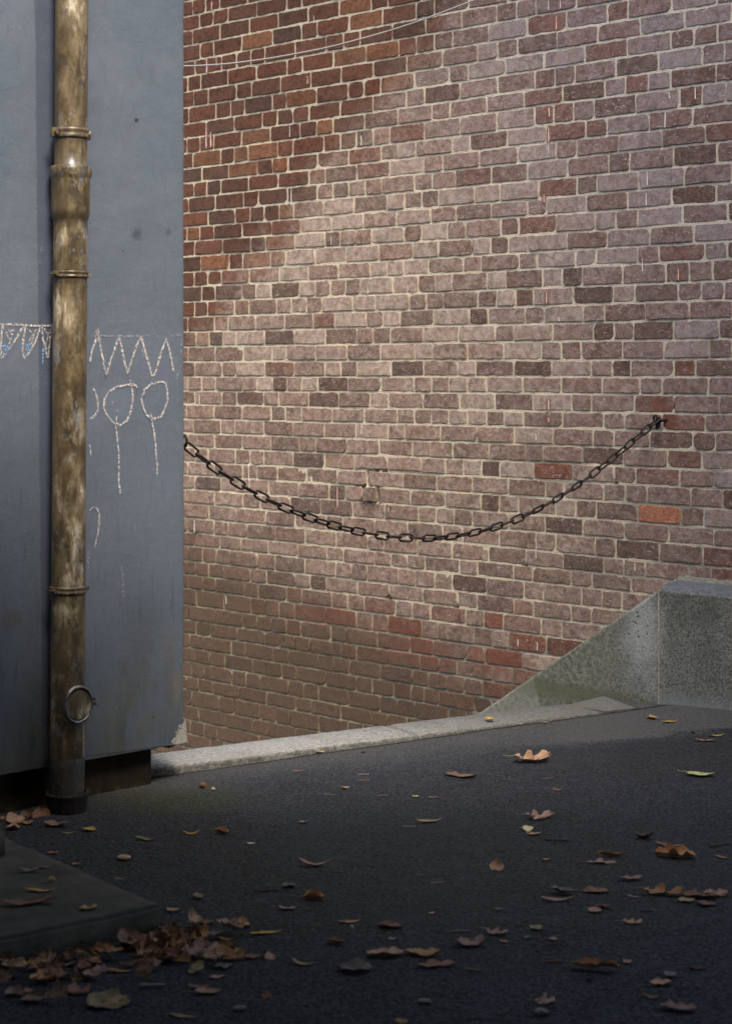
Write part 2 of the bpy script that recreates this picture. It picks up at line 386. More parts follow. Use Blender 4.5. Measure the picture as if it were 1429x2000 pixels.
for j in range(NZs + 1):
    for i in range(NXs + 1):
        s = S0 + (S1 - S0) * i / NXs; z = Z0 + (Z1 - Z0) * j / NZs
        y = pitd(s, z) + .0016 + .0016 * noise.noise(Vector((s * 3.5, z * 5, 14))) + .0018 * noise.noise(Vector((s * 9, z * 9, 4))) + .001 * noise.noise(Vector((s * 40, z * 40, 9))) + .0035 * max(0, min(1, (.9 - z - .25 * s) / .6))
        mv.append((s, y, z))
for j in range(NZs):
    for i in range(NXs):
        k = j * (NXs + 1) + i; mf.append((k, k + 1, k + NXs + 2, k + NXs + 1))
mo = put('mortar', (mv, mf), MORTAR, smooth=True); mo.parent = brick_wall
bm = bmesh.new(); box(bm, S0 - .02, S1 + .02, .03, .36, Z0 - .3, Z1 + .05); bo2 = put('wall_core', bm, MORTAR); bo2.parent = brick_wall

# white paint drips that ran down the face
m = NT('drip_paint', .6, .3); g = m.noise(160, 3); m.base(m.mix(m.map(g, .3, .6), lin((196, 186, 178)), lin((232, 228, 222)))); DRIP = m.m
m = NT('drip_stain', .9, .2); g = m.noise(60, 4); m.base(m.mix(m.map(g, .3, .7), lin((150, 96, 78)), lin((176, 120, 100))))
tr = m.n('ShaderNodeBsdfTransparent'); mx = m.n('ShaderNodeMixShader')
uvn = m.n('ShaderNodeUVMap'); uu = m.xyz(uvn.outputs[0])
fx = m.math('ABSOLUTE', m.sub(uu[0], .5)); fz = m.math('ABSOLUTE', m.sub(uu[1], .5))
al = m.mul(m.mul(m.map(fx, .2, .5, 1, 0), m.map(fz, .25, .5, 1, 0)), m.map(m.noise(40, 4), .3, .6, .2, .8))
m.set(mx.inputs[0], al); m.t.links.new(tr.outputs[0], mx.inputs[1]); m.t.links.new(m.b.outputs[0], mx.inputs[2]); m.t.links.new(mx.outputs[0], m.out.inputs[0]); STAIN = m.m
DR = [(415,3,19,1),(405,112,145,1),(424,113,131,0),(404,255,290,1),(413,258,288,1),(602,148,164,1),(614,30,46,0),(706,264,283,0),(567,245,268,0),(570,366,402,0),(648,462,478,0),(707,265,285,0),(797,555,575,0),(719,560,575,0),(1072,0,20,0),(1095,0,17,0),(1087,30,58,1),(1073,210,228,1),(1072,248,278,1),(1072,280,300,0),(1063,380,395,1),(1358,170,194,0),(1307,178,192,0),(1299,215,250,0),(1264,335,362,0),(1262,377,402,0),(1325,524,547,1),(1068,570,592,1),(1092,620,628,0),(1072,780,800,1),(1072,815,824,1),(1047,845,860,0),(391,770,790,0),(487,905,940,0),(660,950,990,1),(707,828,848,0),(1240,1098,1115,0),(1047,1075,1090,0),(1050,1253,1270,0),(1012,1247,1262,0),(443,1163,1180,0),(381,1015,1040,0),(760,990,1000,0),(1255,505,530,0)]
bm = bmesh.new(); bs = bmesh.new(); uvl = bs.loops.layers.uv.new('UVMap')
for (px, y0, y1, st) in DR:
    s, z1 = bw(px, y0); _, z0 = bw(px, y1); n = 7; wd = .0028 * (.5 + .8 * rnd.random())
    L = []
    for k in range(n + 1):
        f = k / n; hw = wd * (.45 + .55 * f) * (1 if 0 < k < n else .4); dx = .003 * noise.noise(Vector((px, f * 3, 0)))
        L.append([bm.verts.new((s + dx + e * hw, -.0052, z1 + (z0 - z1) * f)) for e in (-1, 1)] + [bm.verts.new((s + dx + e * hw * .8, -.0062, z1 + (z0 - z1) * f)) for e in (-1, 1)])
    for p, q in zip(L, L[1:]):
        bm.faces.new((p[2], p[3], q[3], q[2])); bm.faces.new((p[0], p[2], q[2], q[0])); bm.faces.new((p[3], p[1], q[1], q[3]))
    if st:
        hw = .022; za, zb = z1 + .01, z0 - .012
        f = bs.faces.new([bs.verts.new(q) for q in ((s - hw, -.0046, zb), (s + hw, -.0046, zb), (s + hw, -.0046, za), (s - hw, -.0046, za))])
        for l, uv in zip(f.loops, ((0, 0), (1, 0), (1, 1), (0, 1))): l[uvl].uv = uv
o_ = put('paint_drips', bm, DRIP); o_.parent = brick_wall
o_ = put('drip_stains', bs, STAIN); o_.parent = brick_wall
# ------------------------------------------------------------------ grey rendered wall with plinth
m = NT('grey_render', .82, .25)
o = m.xyz(); g = m.noise(150, 5, .7); md = m.noise(9, 6, .62); bg_ = m.noise(2.3, 4, .6)
st = m.noise(5, 6, .65, v=m.scale(m.obj, 3.2, 1, .55))
c = m.mix(m.map(bg_, .3, .7), lin((79, 87, 98)), lin((92, 99, 109)))
c = m.mix(m.map(md, .35, .7, 0, .45), c, lin((72, 80, 91)))
c = m.mix(m.map(g, .3, .7, 0, .35), c, lin((100, 108, 117)))
sA, _ = gw(76, 700, .045); sB, _ = gw(112, 700, .045)
edge = m.add(sA, m.add(m.mul(m.sub(m.noise(60, 3), .5), .012), m.mul(m.sub(o[2], 1.5), -.012)))
band = m.mul(m.map(m.sub(o[0], edge), -.004, .004), m.map(m.sub(o[0], sB), 0, .03, 1, 0))
c = m.mix(m.mul(band, .7), c, lin((60, 65, 80)))                                                # darker coat left unpainted behind the pipe
c = m.mix(m.mul(m.map(o[2], .75, .15), m.map(st, .46, .7)), c, lin((74, 76, 76)))                # dirt streaks near the foot
c = m.mix(m.mul(m.map(o[2], .55, .12), m.map(md, .42, .62, 0, .6)), c, lin((92, 92, 78)))
def gdot(px, py, rx, ry, col, k, soft=.5, wv=1.2):
    global c
    s, z = gw(px, py, .045); s2 = gw(px + rx, py, .045)[0]; z2 = gw(px, py - ry, .045)[1]
    c = m.mix(m.mul(m.spot(s, z, s2 - s, z2 - z, soft, m.mul(m.sub(m.noise(70, 4, .7), .5), wv)), k), c, col)
gdot(268, 458, 9, 11, lin((46, 48, 50)), .6, .8, 3.2); gdot(330, 453, 5, 6, lin((48, 50, 52)), .5, .8, 3.0); gdot(267, 235, 4, 4, lin((40, 34, 30)), .9, .5, 1.2)
gdot(240, 490, 2, 2, lin((80, 50, 34)), .9); gdot(300, 1400, 3, 3, lin((80, 60, 44)), .6)
gdot(285, 1225, 30, 45, lin((74, 78, 82)), .35, .8); gdot(262, 1290, 26, 60, lin((74, 75, 77)), .35, .8); gdot(330, 1270, 12, 40, lin((94, 88, 82)), .5, .8)
gdot(345, 1340, 10, 30, lin((110, 100, 92)), .6, .6); gdot(22, 1210, 18, 20, lin((84, 78, 74)), .55, .7, 1.8)
gdot(232, 790, 26, 36, lin((92, 100, 112)), .6, .5, 1.0); gdot(303, 790, 22, 34, lin((88, 96, 108)), .65, .4, 1.0); gdot(303, 890, 12, 60, lin((86, 94, 106)), .6, .35, .8)
gdot(318, 725, 9, 14, lin((96, 86, 116)), .5, .7, 2.0); gdot(283, 720, 6, 16, lin((100, 90, 118)), .5, .7, 2.0); gdot(338, 938, 5, 5, lin((100, 84, 118)), .6, .6, 2.0)
s1, z1 = gw(362, 1432, .045)
pk = m.add(m.mul(m.sub(s1, o[0]), 1.0), m.add(m.mul(m.sub(o[2], .145), .55), m.mul(m.sub(m.noise(38, 5, .7), .5), .14)))
peel = m.map(pk, .050, .055, 1.0, 0.0)
peel = m.mul(peel, m.map(o[2], .32, .26))
c = m.mix(peel, c, m.mix(m.map(g, .35, .7), lin((156, 150, 138)), lin((190, 184, 172))))
c = m.mix(m.mul(peel, m.map(md, .5, .62, 0, .7)), c, lin((112, 104, 84)))
c = m.mix(m.mul(m.map(m.noise(24, 5, .7, v=m.scale(m.obj, 2.2, 1, .22)), .55, .72), m.map(o[2], 2.4, .2, .3, .8)), c, lin((66, 71, 76)))
scr = m.map(m.math('ABSOLUTE', m.sub(m.noise(9, 3, .5, v=m.scale(m.obj, 1, 1, .5), dist=2.0), .5)), 0, .004, 1, 0)
c = m.mix(m.mul(scr, m.map(bg_, .48, .6, 0, .4)), c, lin((120, 126, 134)))
crk = m.map(m.math('ABSOLUTE', m.sub(m.noise(3.1, 6, .6, v=m.scale(m.obj, 1.6, 1, .8)), .5)), .0, .0035, 1.0, 0.0)
c = m.mix(m.mul(crk, m.mul(m.map(o[2], .9, .4), .35)), c, lin((66, 66, 68)))
m.base(c); m.rough(m.map(g, .3, .7, .72, .92))
m.bump(m.add(m.mul(g, .5), m.add(m.mul(md, 1.6), m.mul(peel, -.6))), .5, .006); GREY = m.m

grey_wall = empty('rendered_wall', M=GREY_M)
tag(grey_wall, 'blue grey rendered wall with chalk drawings behind the drainpipe', 'wall')
OUT = .045; sR = gw(361, 700, OUT)[0]; sL = -4.2
# front skin as a fine grid with an uneven right edge and foot, folded round the corner and under the foot
zb = lambda s: .134 + (.166 - .134) * min(1, max(0, (.10 - s) / .74)) * (1 + .0) + .006 * noise.noise(Vector((s * 14, 2, 0))) + .003 * noise.noise(Vector((s * 45, 5, 0)))
def sr(z):
    e = sR + .0035 * noise.noise(Vector((0, z * 9, 3))) + .0018 * noise.noise(Vector((1, z * 34, 3)))
    if z < .5: e += .018 * max(0, 1 - (z - .13) / .22) ** 1.5 - .004 * max(0, 1 - abs(z - .5) / .3)
    return e
bm = bmesh.new(); rows = []; NZg = 150
for j in range(NZg + 1):
    f = (j / NZg) ** 1.6; row = []
    zt = 4.9
    ss = [sL, -2.5, -1.6] + [-1.2 + k * .04 for k in range(60)]
    e = sr(.13 + f * (zt - .13))
    ss = [q for q in ss if q < e - .03] + [e - .012, e - .004, e - .001]
    while len(ss) < 40: ss.insert(1, (ss[0] + ss[1]) / 2)
    ss = ss[-40:] if len(ss) > 40 else ss
    ss[0] = sL
    for k, s in enumerate(ss):
        z0 = zb(s); z = z0 + f * (zt - z0)
        y = -OUT + .0016 * noise.noise(Vector((s * 5, z * 5, 8)))
        if k == len(ss) - 2: y += .0015
        if k == len(ss) - 1: y += .006
        if z < .3 and k > len(ss) - 5: y -= .0
        row.append(bm.verts.new((s, y, z)))
    for yy in (-OUT + .05, -OUT + .16, .4):
        row.append(bm.verts.new((e, yy, zb(e) + f * (zt - zb(e)))))
    row.append(bm.verts.new((sL, .4, zb(sL) + f * (zt - zb(sL)))))
    rows.append(row)
for A, B in zip(rows, rows[1:]):
    n = len(A)
    for k in range(n): bm.faces.new((A[k], A[(k + 1) % n], B[(k + 1) % n], B[k]))
bm.faces.new(rows[0][::-1]); bm.faces.new(rows[-1])
bmesh.ops.recalc_face_normals(bm, faces=bm.faces[:])
face = put('render_face', bm, GREY, smooth=False); face.parent = grey_wall
for p in face.data.polygons: p.use_smooth = abs(p.normal.z) < .5 and len(p.vertices) == 4
m = NT('plinth', .92, .15); o = m.xyz(); g = m.noise(80, 5, .7); d = m.noise(8, 5, .6)
c = m.mix(m.map(d, .3, .7), lin((38, 33, 26)), lin((54, 47, 37))); c = m.mix(m.map(g, .5, .8, 0, .5), c, lin((72, 66, 56)))
c = m.mix(m.mul(m.map(o[2], .035, .0), m.map(d, .45, .6, 0, .6)), c, lin((92, 90, 52)))
m.base(c); m.bump(m.add(g, m.mul(d, 2)), .6, .006); PLINTH = m.m
bm = bmesh.new(); N = 90; rows = []
for j in range(9):
    f = j / 8; row = []
    for k in range(N + 1):
        s = sL + (0 - sL) * (k / N) ** .6; z = -.06 + f * .26
        row.append(bm.verts.new((s + (.004 * noise.noise(Vector((z * 30, 0, 1))) if k == N else 0), .003 * noise.noise(Vector((s * 12, z * 20, 2))), z)))
    row.append(bm.verts.new((0, .35, -.06 + f * .26))); rows.append(row)
for A, B in zip(rows, rows[1:]):
    for k in range(len(A) - 1): bm.faces.new((A[k], A[k + 1], B[k + 1], B[k]))
pl = put('plinth', bm, PLINTH, smooth=True); pl.parent = grey_wall
pl['label'] = 'dark brown recessed plinth under the grey render'
# broken plaster lip along the foot, left of the pipe and up to the corner
m = NT('broken_plaster', .95, .1); g = m.noise(60, 5, .7); m.base(m.ramp(g, (.3, lin((58, 46, 38))), (.5, lin((112, 92, 76))), (.7, lin((150, 134, 116))))); m.bump(g, .9, .01)
bm = bmesh.new(); rows = []
N = 150
for k in range(N + 1):
    s = -1.3 + k / N * (sr(.14) - .02 + 1.3); z = zb(s); q = noise.noise(Vector((s * 22, 4, 1))); q2 = noise.noise(Vector((s * 60, 4, 7)))
    h = .012 + .008 * q + .005 * q2; h = max(.003, h) * (2.0 if s < -.44 else .7)
    rows.append([bm.verts.new(v) for v in ((s, -OUT + .004 + .004 * q2, z + .003), (s, -OUT + .010 - .005 * q, z - h * .5), (s, -OUT + .018, z - h), (s, -.002, z - h * .9))])
for A, B in zip(rows, rows[1:]):
    for k in range(3): bm.faces.new((A[k], A[k + 1], B[k + 1], B[k]))
bmesh.ops.recalc_face_normals(bm, faces=bm.faces[:])
o_ = put('broken_plaster_edge', bm, m.m); o_.parent = grey_wall

# chalk drawings
def chalk_mat(name, col, dens):
    m = NT(name, .95, .05); m.base(col)
    tr = m.n('ShaderNodeBsdfTransparent'); mx = m.n('ShaderNodeMixShader')
    u = m.xyz(m.n('ShaderNodeUVMap').outputs[0])
    k = m.map(m.math('ABSOLUTE', m.sub(u[0], .5)), .12, .5, 0, .30)
    gr = m.sub(m.noise(260, 4, .7), k)
    m.set(mx.inputs[0], m.map(gr, .52 - dens, .60 - dens, 0, .92)); m.t.links.new(tr.outputs[0], mx.inputs[1]); m.t.links.new(m.b.outputs[0], mx.inputs[2]); m.t.links.new(mx.outputs[0], m.out.inputs[0])
    return m.m
PINK = chalk_mat('pink_chalk', lin((206, 194, 190)), .06); FAINT = chalk_mat('faint_chalk', lin((190, 178, 184)), -.01); BLUE = chalk_mat('blue_chalk', lin((134, 176, 214)), .06)
def strokes(name, mat, lines):
    bm = bmesh.new(); uvl = bm.loops.layers.uv.new('UVMap')
    for ln in lines:
        wd, pts = ln[0], ln[1:]
        P = []
        for (ax, ay), (bx, by) in zip(pts, pts[1:]):
            k = max(2, int(sqrt((bx - ax) ** 2 + (by - ay) ** 2) / 3.0))
            P += [(ax + (bx - ax) * i / k, ay + (by - ay) * i / k) for i in range(k)]
        P.append(pts[-1])
        Q = [Vector(gw(x, y, OUT)) for x, y in P]; prev = None
        for i, q in enumerate(Q):
            t = (Q[min(i + 1, len(Q) - 1)] - Q[max(i - 1, 0)]).normalized(); nrm = Vector((-t.y, t.x))
            hw = wd * .66 / 560 * (1 + .35 * noise.noise(Vector((q.x * 60, q.y * 60, 5))))
            j = .0012 * noise.noise(Vector((q.x * 90, q.y * 90, 1)))
            yy = -OUT - .0032
            a = bm.verts.new((q.x + nrm.x * (hw + j), yy, q.y + nrm.y * (hw + j))); b = bm.verts.new((q.x - nrm.x * (hw - j), yy, q.y - nrm.y * (hw - j)))
            if prev:
                f = bm.faces.new((prev[0], prev[1], b, a))
                for l, uv in zip(f.loops, ((0, 0), (1, 0), (1, 1), (0, 1))): l[uvl].uv = uv
            prev = (a, b)
    o_ = put(name, bm, mat); o_.parent = grey_wall; return o_
def Z(pts, ox, oy, sc=3.5725): return [(x / sc + ox, y / sc + oy) for x, y in pts]
A = lambda *p: Z(p, 0, 560)
strokes('chalk_zigzag', PINK, [(8, *A((628, 520), (640, 440), (668, 370), (680, 290), (690, 370), (710, 480), (740, 615), (765, 530), (800, 430), (828, 340), (850, 440), (870, 540), (888, 605), (920, 500), (955, 400), (980, 345), (1000, 410), (1030, 520), (1060, 630), (1085, 590), (1115, 480), (1155, 360), (1180, 440), (1208, 590))),
  (9, *A((668, 300), (680, 340), (690, 380))), (9, *A((725, 560), (742, 620)))])
strokes('chalk_line', FAINT, [(6, *A((630, 340), (760, 345), (880, 345), (1000, 340), (1040, 343))), (6, *A((670, 345), (830, 343))), (5, *A((1088, 345), (1100, 345))), (5, *A((1170, 340), (1260, 338))), (6, *A((1266, 335), (1264, 400), (1258, 470))), (5, *A((1240, 580), (1232, 640))),
  (5, *A((1060, 620), (1052, 720))), (5, *A((905, 620), (912, 660))), (5, *A((985, 420), (1000, 500))), (5, *A((1172, 460), (1195, 540)))])
strokes('chalk_balloons', PINK, [(7, *A((958, 700), (930, 682), (880, 684), (820, 696), (760, 730), (728, 780), (722, 840), (745, 900), (790, 950), (840, 965), (885, 930), (910, 870), (922, 800), (924, 740), (915, 690), (905, 650))),
  (7, *A((1155, 665), (1110, 662), (1050, 680), (1005, 720), (985, 780), (995, 840), (1020, 895), (1070, 920), (1120, 905), (1150, 850), (1168, 790), (1165, 720), (1150, 660))),
  (6, *A((812, 905), (805, 960), (815, 1040), (825, 1150), (828, 1260), (825, 1350), (836, 1440))), (7, *A((1050, 880), (1062, 960), (1078, 1060), (1085, 1160), (1095, 1240), (1092, 1330))),
  (7, *A((648, 710), (668, 750), (680, 800), (680, 860), (660, 900), (630, 920)))])
strokes('chalk_squiggle', PINK, [(5, *A((625, 1560), (645, 1538), (672, 1540), (690, 1580), (690, 1660), (678, 1740), (655, 1825))), (8, *A((690, 1580), (688, 1690))), (5, *A((625, 1100), (632, 1180)))])
strokes('chalk_faint_marks', FAINT, [(6, *A((938, 1640), (940, 1700))), (8, *A((842, 1940), (850, 2010))), (10, *Z([(842, 10), (850, 80), (857, 150), (855, 270)], 0, 1100)), (6, *A((618, 1830), (612, 1990))), (5, *A((730, 1740), (732, 1780))), (5, *A((895, 1850), (890, 1870))),
  (4, *A((780, 800), (830, 880))), (5, *A((1075, 800), (1105, 750)))])
strokes('chalk_pennants', PINK, [(6, *A((0, 262), (60, 264), (180, 268), (260, 272), (385, 270))), (7, *A((20, 262), (10, 330), (5, 420), (8, 500), (60, 440), (110, 360), (165, 272))), (7, *A((178, 265), (160, 380), (155, 440), (170, 500), (215, 440), (250, 370), (285, 275))), (7, *A((290, 280), (300, 370), (332, 500), (345, 400), (360, 270))),
  (4, *A((60, 300), (85, 340), (70, 380), (40, 320), (100, 300), (60, 400))), (4, *A((190, 290), (230, 330), (200, 380), (250, 300), (215, 400))), (4, *A((305, 290), (335, 340), (315, 420), (345, 300)))])
strokes('chalk_blue_scribble', BLUE, [(6, *A((5, 410), (60, 415), (20, 440), (70, 440), (10, 470), (50, 460))), (6, *A((175, 410), (215, 400), (178, 440), (210, 430), (172, 480), (190, 470))), (5, *A((300, 420), (296, 540))), (5, *A((312, 410), (330, 440)))])

# ------------------------------------------------------------------ drainpipe
Rp = .0575
def pipept(y, half=True):                             # pipe axis point in world at photo row y
    x = 140.6 + (131.5 - 140.6) * (y - 0) / 1560
    s, z = gw(x, y, OUT + .075); P = G0 - GY * (OUT + .075) + GX * s
    return Vector((P.x, P.y, z))
pb, pt = pipept(1560), pipept(0)
axis = (pt - pb); axis.normalize()
gx = (GX - axis * GX.dot(axis)).normalized(); gy = axis.cross(gx)
def pz(y): return (pipept(y) - pb).dot(axis)
COLLAR = {y: pz(y) for y in (272, 326, 428, 544, 1160)}
m = NT('pipe_paint', .42, .4); o = m.xyz(); g = m.noise(90, 5, .7)
v1 = m.noise(16, 7, .72, v=m.scale(m.obj, 1, 1, .6)); v2 = m.noise(11, 8, .76, v=m.scale(m.obj, 1, 1, .62, (4, 2, 1)), dist=.3); v3 = m.noise(13, 7, .74, v=m.scale(m.obj, 1, 1, .55, (1, 5, 3)), dist=.3); v4 = m.noise(34, 6, .75, v=m.scale(m.obj, 1, 1, .5, (2, 2, 8)))
c = m.mix(m.map(v1, .38, .62), lin((72, 59, 39)), lin((112, 97, 70)))
c = m.mix(m.map(v2, .57, .63, 0, .8), c, m.mix(m.map(v4, .4, .6), lin((140, 126, 100)), lin((174, 162, 140))))
v5 = m.noise(5.5, 6, .66, v=m.scale(m.obj, 1.6, 1.6, .8, (3, 9, 1)))
st2 = m.noise(26, 6, .72, v=m.scale(m.obj, 1, 1, .16, (6, 2, 2)))
c = m.mix(m.mul(m.map(v5, .48, .66), m.map(st2, .38, .56, .25, .9)), c, lin((170, 154, 126)))
c = m.mix(m.mul(m.map(v5, .56, .64), m.map(st2, .46, .54)), c, lin((190, 180, 160)))
c = m.mix(m.map(st2, .46, .36, 0, .7), c, lin((62, 51, 35)))
c = m.mix(m.map(v3, .48, .62, 0, .9), c, lin((50, 42, 31)))
c = m.mix(m.map(m.add(v4, m.mul(m.sub(v2, .5), .8)), .61, .64, 0, .85), c, lin((104, 110, 118)))
for yj in (272, 326, 428, 544, 1160):
    c = m.mix(m.mul(m.map(m.math('ABSOLUTE', m.sub(o[2], COLLAR[yj])), .0, .045, 1, 0), m.map(v4, .42, .56, 0, .8)), c, lin((48, 37, 27)))
c = m.mix(m.map(g, .3, .7, 0, .3), c, lin((86, 74, 54)))
m.base(c); m.rough(m.map(v1, .4, .65, .34, .56)); m.bump(m.add(m.mul(g, .35), m.mul(v2, .6)), .35, .003); m.b.inputs['Coat Weight'].default_value = .45; m.b.inputs['Coat Roughness'].default_value = .24; PIPE = m.m
m = NT('pipe_metal', .6, .4); g = m.noise(60, 5, .7); v = m.noise(10, 5, .6, v=m.scale(m.obj, 1, 1, .4))
c = m.mix(m.map(v, .35, .65), lin((54, 52, 48)), lin((80, 78, 74))); c = m.mix(m.map(g, .54, .66, 0, .6), c, lin((124, 118, 108))); m.base(c); m.bump(g, .3, .002); PIPE2 = m.m
PM = Matrix(((gx.x, gy.x, axis.x, pb.x), (gx.y, gy.y, axis.y, pb.y), (gx.z, gy.z, axis.z, pb.z), (0, 0, 0, 1)))
drain = empty('drainpipe', M=PM); tag(drain, 'tall stained gold brown drainpipe fixed to the grey wall', 'pipe')
wob = lambda r, z, a: r + .0005 * noise.noise(Vector((cos(a) * 2, sin(a) * 2, z * 5)))
zj = pz(1477)
prof = [(Rp, zj), (Rp, pz(1300)), (Rp, pz(900)), (Rp, pz(600)), (Rp, pz(432)), (Rp + .002, pz(428)), (Rp + .0065, pz(419)), (Rp + .0075, pz(410)), (Rp + .0075, pz(352)), (Rp + .009, pz(347)), (Rp + .0135, pz(342)), (Rp + .0135, pz(328)), (Rp + .011, pz(326)), (Rp + .0005, pz(325.5)), (Rp - .002, pz(324)), (Rp - .002, pz(100)), (Rp - .001, pz(0) + 2.0)]
pp = []
for (r0, z0), (r1, z1) in zip(prof, prof[1:]):
    k = max(1, int((z1 - z0) / .05))
    pp += [(r0 + (r1 - r0) * i / k, z0 + (z1 - z0) * i / k) for i in range(k)]
pp.append(prof[-1])
bm = bmesh.new(); lathe(bm, pp, 48, fn=wob); o_ = put('pipe_shaft', bm, PIPE, smooth=True); o_.parent = drain
bm = bmesh.new(); lathe(bm, [(Rp - .001, pz(1575)), (Rp - .0005, pz(1540)), (Rp + .0005, pz(1500)), (Rp + .0012, pz(1479)), (Rp, pz(1477.5))], 48, fn=wob); o_ = put('bare_metal_foot', bm, PIPE2, smooth=True); o_.parent = drain
def clamp(y0, y1, r, side, lug):
    z0, z1 = pz(y1), pz(y0); h = z1 - z0
    bm = bmesh.new()
    lathe(bm, [(Rp - .001, z0), (r - .0015, z0), (r, z0 + .0015), (r, z0 + h * .3), (r - .0012, z0 + h * .36), (r - .0012, z1 - h * .36), (r, z1 - h * .3), (r, z1 - .0015), (r - .0015, z1), (Rp - .001, z1)], 48)
    c_ = put('pipe_clamp', bm, PIPE, smooth=False); c_.parent = drain
    for p in c_.data.polygons: p.use_smooth = True
    for sd in side:
        bm = bmesh.new(); box(bm, *(sorted((sd * (r - .002), sd * (r + lug)))), -.007, .010, z0 + .001, z1 - .001, .0015)
        b = put('clamp_lug', bm, PIPE); b.parent = c_
        bm = bmesh.new(); zc = (z0 + z1) / 2
        tube(bm, [(sd * (r + lug * .55), -.017, zc), (sd * (r + lug * .55), .014, zc)], .0055, 6); tube(bm, [(sd * (r + lug * .55), -.021, zc), (sd * (r + lug * .55), -.016, zc)], .0075, 6)
        b = put('clamp_bolt', bm, PIPE); b.parent = c_
    bm = bmesh.new(); tube(bm, [(0, Rp, (z0 + z1) / 2), (0, Rp + .03, (z0 + z1) / 2)], .006, 8); b = put('wall_stem', bm, PIPE); b.parent = c_
clamp(252, 271, Rp + .0025, (-1, 1), .018); clamp(530, 543, Rp + .004, (-1, 1), .008); clamp(1144, 1158, Rp + .004, (-1, 1), .009)
# access cover
m = NT('bright_steel', .22, .5); m.b.inputs['Metallic'].default_value = 1.0; g = m.noise(40, 4, .6); m.base(m.mix(m.map(g, .3, .7), lin((104, 102, 100)), lin((168, 166, 164)))); m.rough(m.map(g, .3, .7, .28, .5)); STEEL = m.m
m = NT('cover_disc', .6, .3); g = m.noise(50, 5, .7); m.base(m.mix(m.map(g, .3, .7), lin((104, 90, 66)), lin((132, 116, 88)))); m.bump(g, .3, .002); DISC = m.m
cz = pz(1371); cdir = -pb.normalized(); ang = atan2(cdir.dot(gy), cdir.dot(gx)) + radians(33)   # the cover looks a little to the right of the viewer
dirv = Vector((cos(ang), sin(ang), 0)); sidev = Vector((-sin(ang), cos(ang), 0)); upv = Vector((0, 0, 1))
def ringpts(r, d, n=48, el=1.12): return [dirv * d + sidev * (r * cos(2 * pi * k / n)) + upv * (cz + r * el * sin(2 * pi * k / n)) for k in range(n)]
acc = put('access_neck', (lambda b: (b, [tube(b, [dirv * .02 + upv * cz, dirv * (Rp + .012) + upv * cz], .048, 40)])[0])(bmesh.new()), PIPE); acc.parent = drain
bm = bmesh.new(); tube(bm, ringpts(.0525, Rp + .010), .0052, 10, closed=True); tube(bm, ringpts(.0545, Rp + .004), .0035, 8, closed=True); o_ = put('steel_ring', bm, STEEL, smooth=True); o_.parent = acc
bm = bmesh.new(); rr = [[bm.verts.new(p) for p in ringpts(.0520, Rp + .007)], [bm.verts.new(p) for p in ringpts(.046, Rp + .009)], [bm.verts.new(p) for p in ringpts(.043, Rp + .0035)]]
for A_, B_ in zip(rr, rr[1:]):
    for k in range(48): bm.faces.new((A_[k], A_[(k + 1) % 48], B_[(k + 1) % 48], B_[k]))
bm.faces.new(rr[-1]); bmesh.ops.recalc_face_normals(bm, faces=bm.faces[:]); o_ = put('cover_disc', bm, DISC); o_.parent = acc
bm = bmesh.new(); q = dirv * (Rp + .010) + sidev * .061 + upv * (cz + .004)
tube(bm, [q - sidev * .008 - upv * .003, q + sidev * .004], .004, 8); tube(bm, [q + sidev * .003 - upv * .009, q + sidev * .003 + upv * .010], .0032, 8); tube(bm, [q + sidev * .003 + upv * .006, q + sidev * .003 + upv * .011], .0055, 6); tube(bm, [q + sidev * .003 - upv * .012, q + sidev * .003 - upv * .007], .0055, 6)
o_ = put('ring_clasp', bm, STEEL); o_.parent = acc
# gully socket in the ground
m = NT('rusty_iron', .85, .3); g = m.noise(50, 6, .7); m.base(m.ramp(g, (.3, lin((38, 34, 31))), (.55, lin((58, 51, 46))), (.75, lin((82, 74, 68))))); m.bump(g, .7, .004); IRON = m.m
gul = empty('gully_socket', (pb.x, pb.y, 0)); tag(gul, 'rusty iron socket at the foot of the drainpipe', 'drain')
zt = .066
bm = bmesh.new(); lathe(bm, [(.062, zt - .05), (.060, zt - .012), (.0655, zt - .002), (.071, zt), (.0725, zt - .003), (.0725, zt - .012), (.070, zt - .016), (.069, .03), (.066, .012), (.058, -.02)], 48, fn=lambda r, z, a: r + .0015 * noise.noise(Vector((cos(a) * 3, sin(a) * 3, z * 30)))); o_ = put('socket_ring', bm, IRON, smooth=True); o_.parent = gul
bm = bmesh.new(); lathe(bm, [(.0625, zt - .014), (.0585, zt - .011), (.0560, zt + .004), (.0545, zt + .006)], 48, fn=lambda r, z, a: r + .003 * noise.noise(Vector((cos(a) * 4, sin(a) * 4, z * 60)))); o_ = put('joint_packing', bm, PLINTH, smooth=True); o_.parent = gul

# ------------------------------------------------------------------ ground
def C2(px, py, z=0.0): p = gnd(px, py, z); return Vector((p.x, p.y))
cn0, cn1 = C2(295, 1517), C2(1240, 1385)              # near edge of the coping
cd = (cn1 - cn0).normalized(); cnn = Vector((-cd.y, cd.x))        # along / away from viewer
m = NT('asphalt', .9, .3); o = m.xyz(); g = m.noise(75, 5, .78); sp = m.vor(70); d = m.noise(2.6, 7, .66); d2 = m.noise(13, 6, .68); b2 = m.noise(.9, 4, .55)
c = m.mix(m.map(d, .3, .7), lin((18, 20, 24)), lin((36, 39, 43)))
c = m.mix(m.map(d2, .45, .66, 0, .7), c, lin((60, 62, 65)))
c = m.mix(m.map(g, .44, .62, 0, .85), c, lin((82, 85, 89)))
c = m.mix(m.map(g, .48, .34, 0, .85), c, lin((11, 11, 13)))
c = m.mix(m.mul(m.map(m.vor(85), .06, .26, 1, 0), m.map(m.noise(40, 3), .46, .56)), c, lin((132, 133, 134)))       # pale aggregate
c = m.mix(m.map(m.vor(19), .01, .045, .9, 0), c, lin((150, 152, 156)))
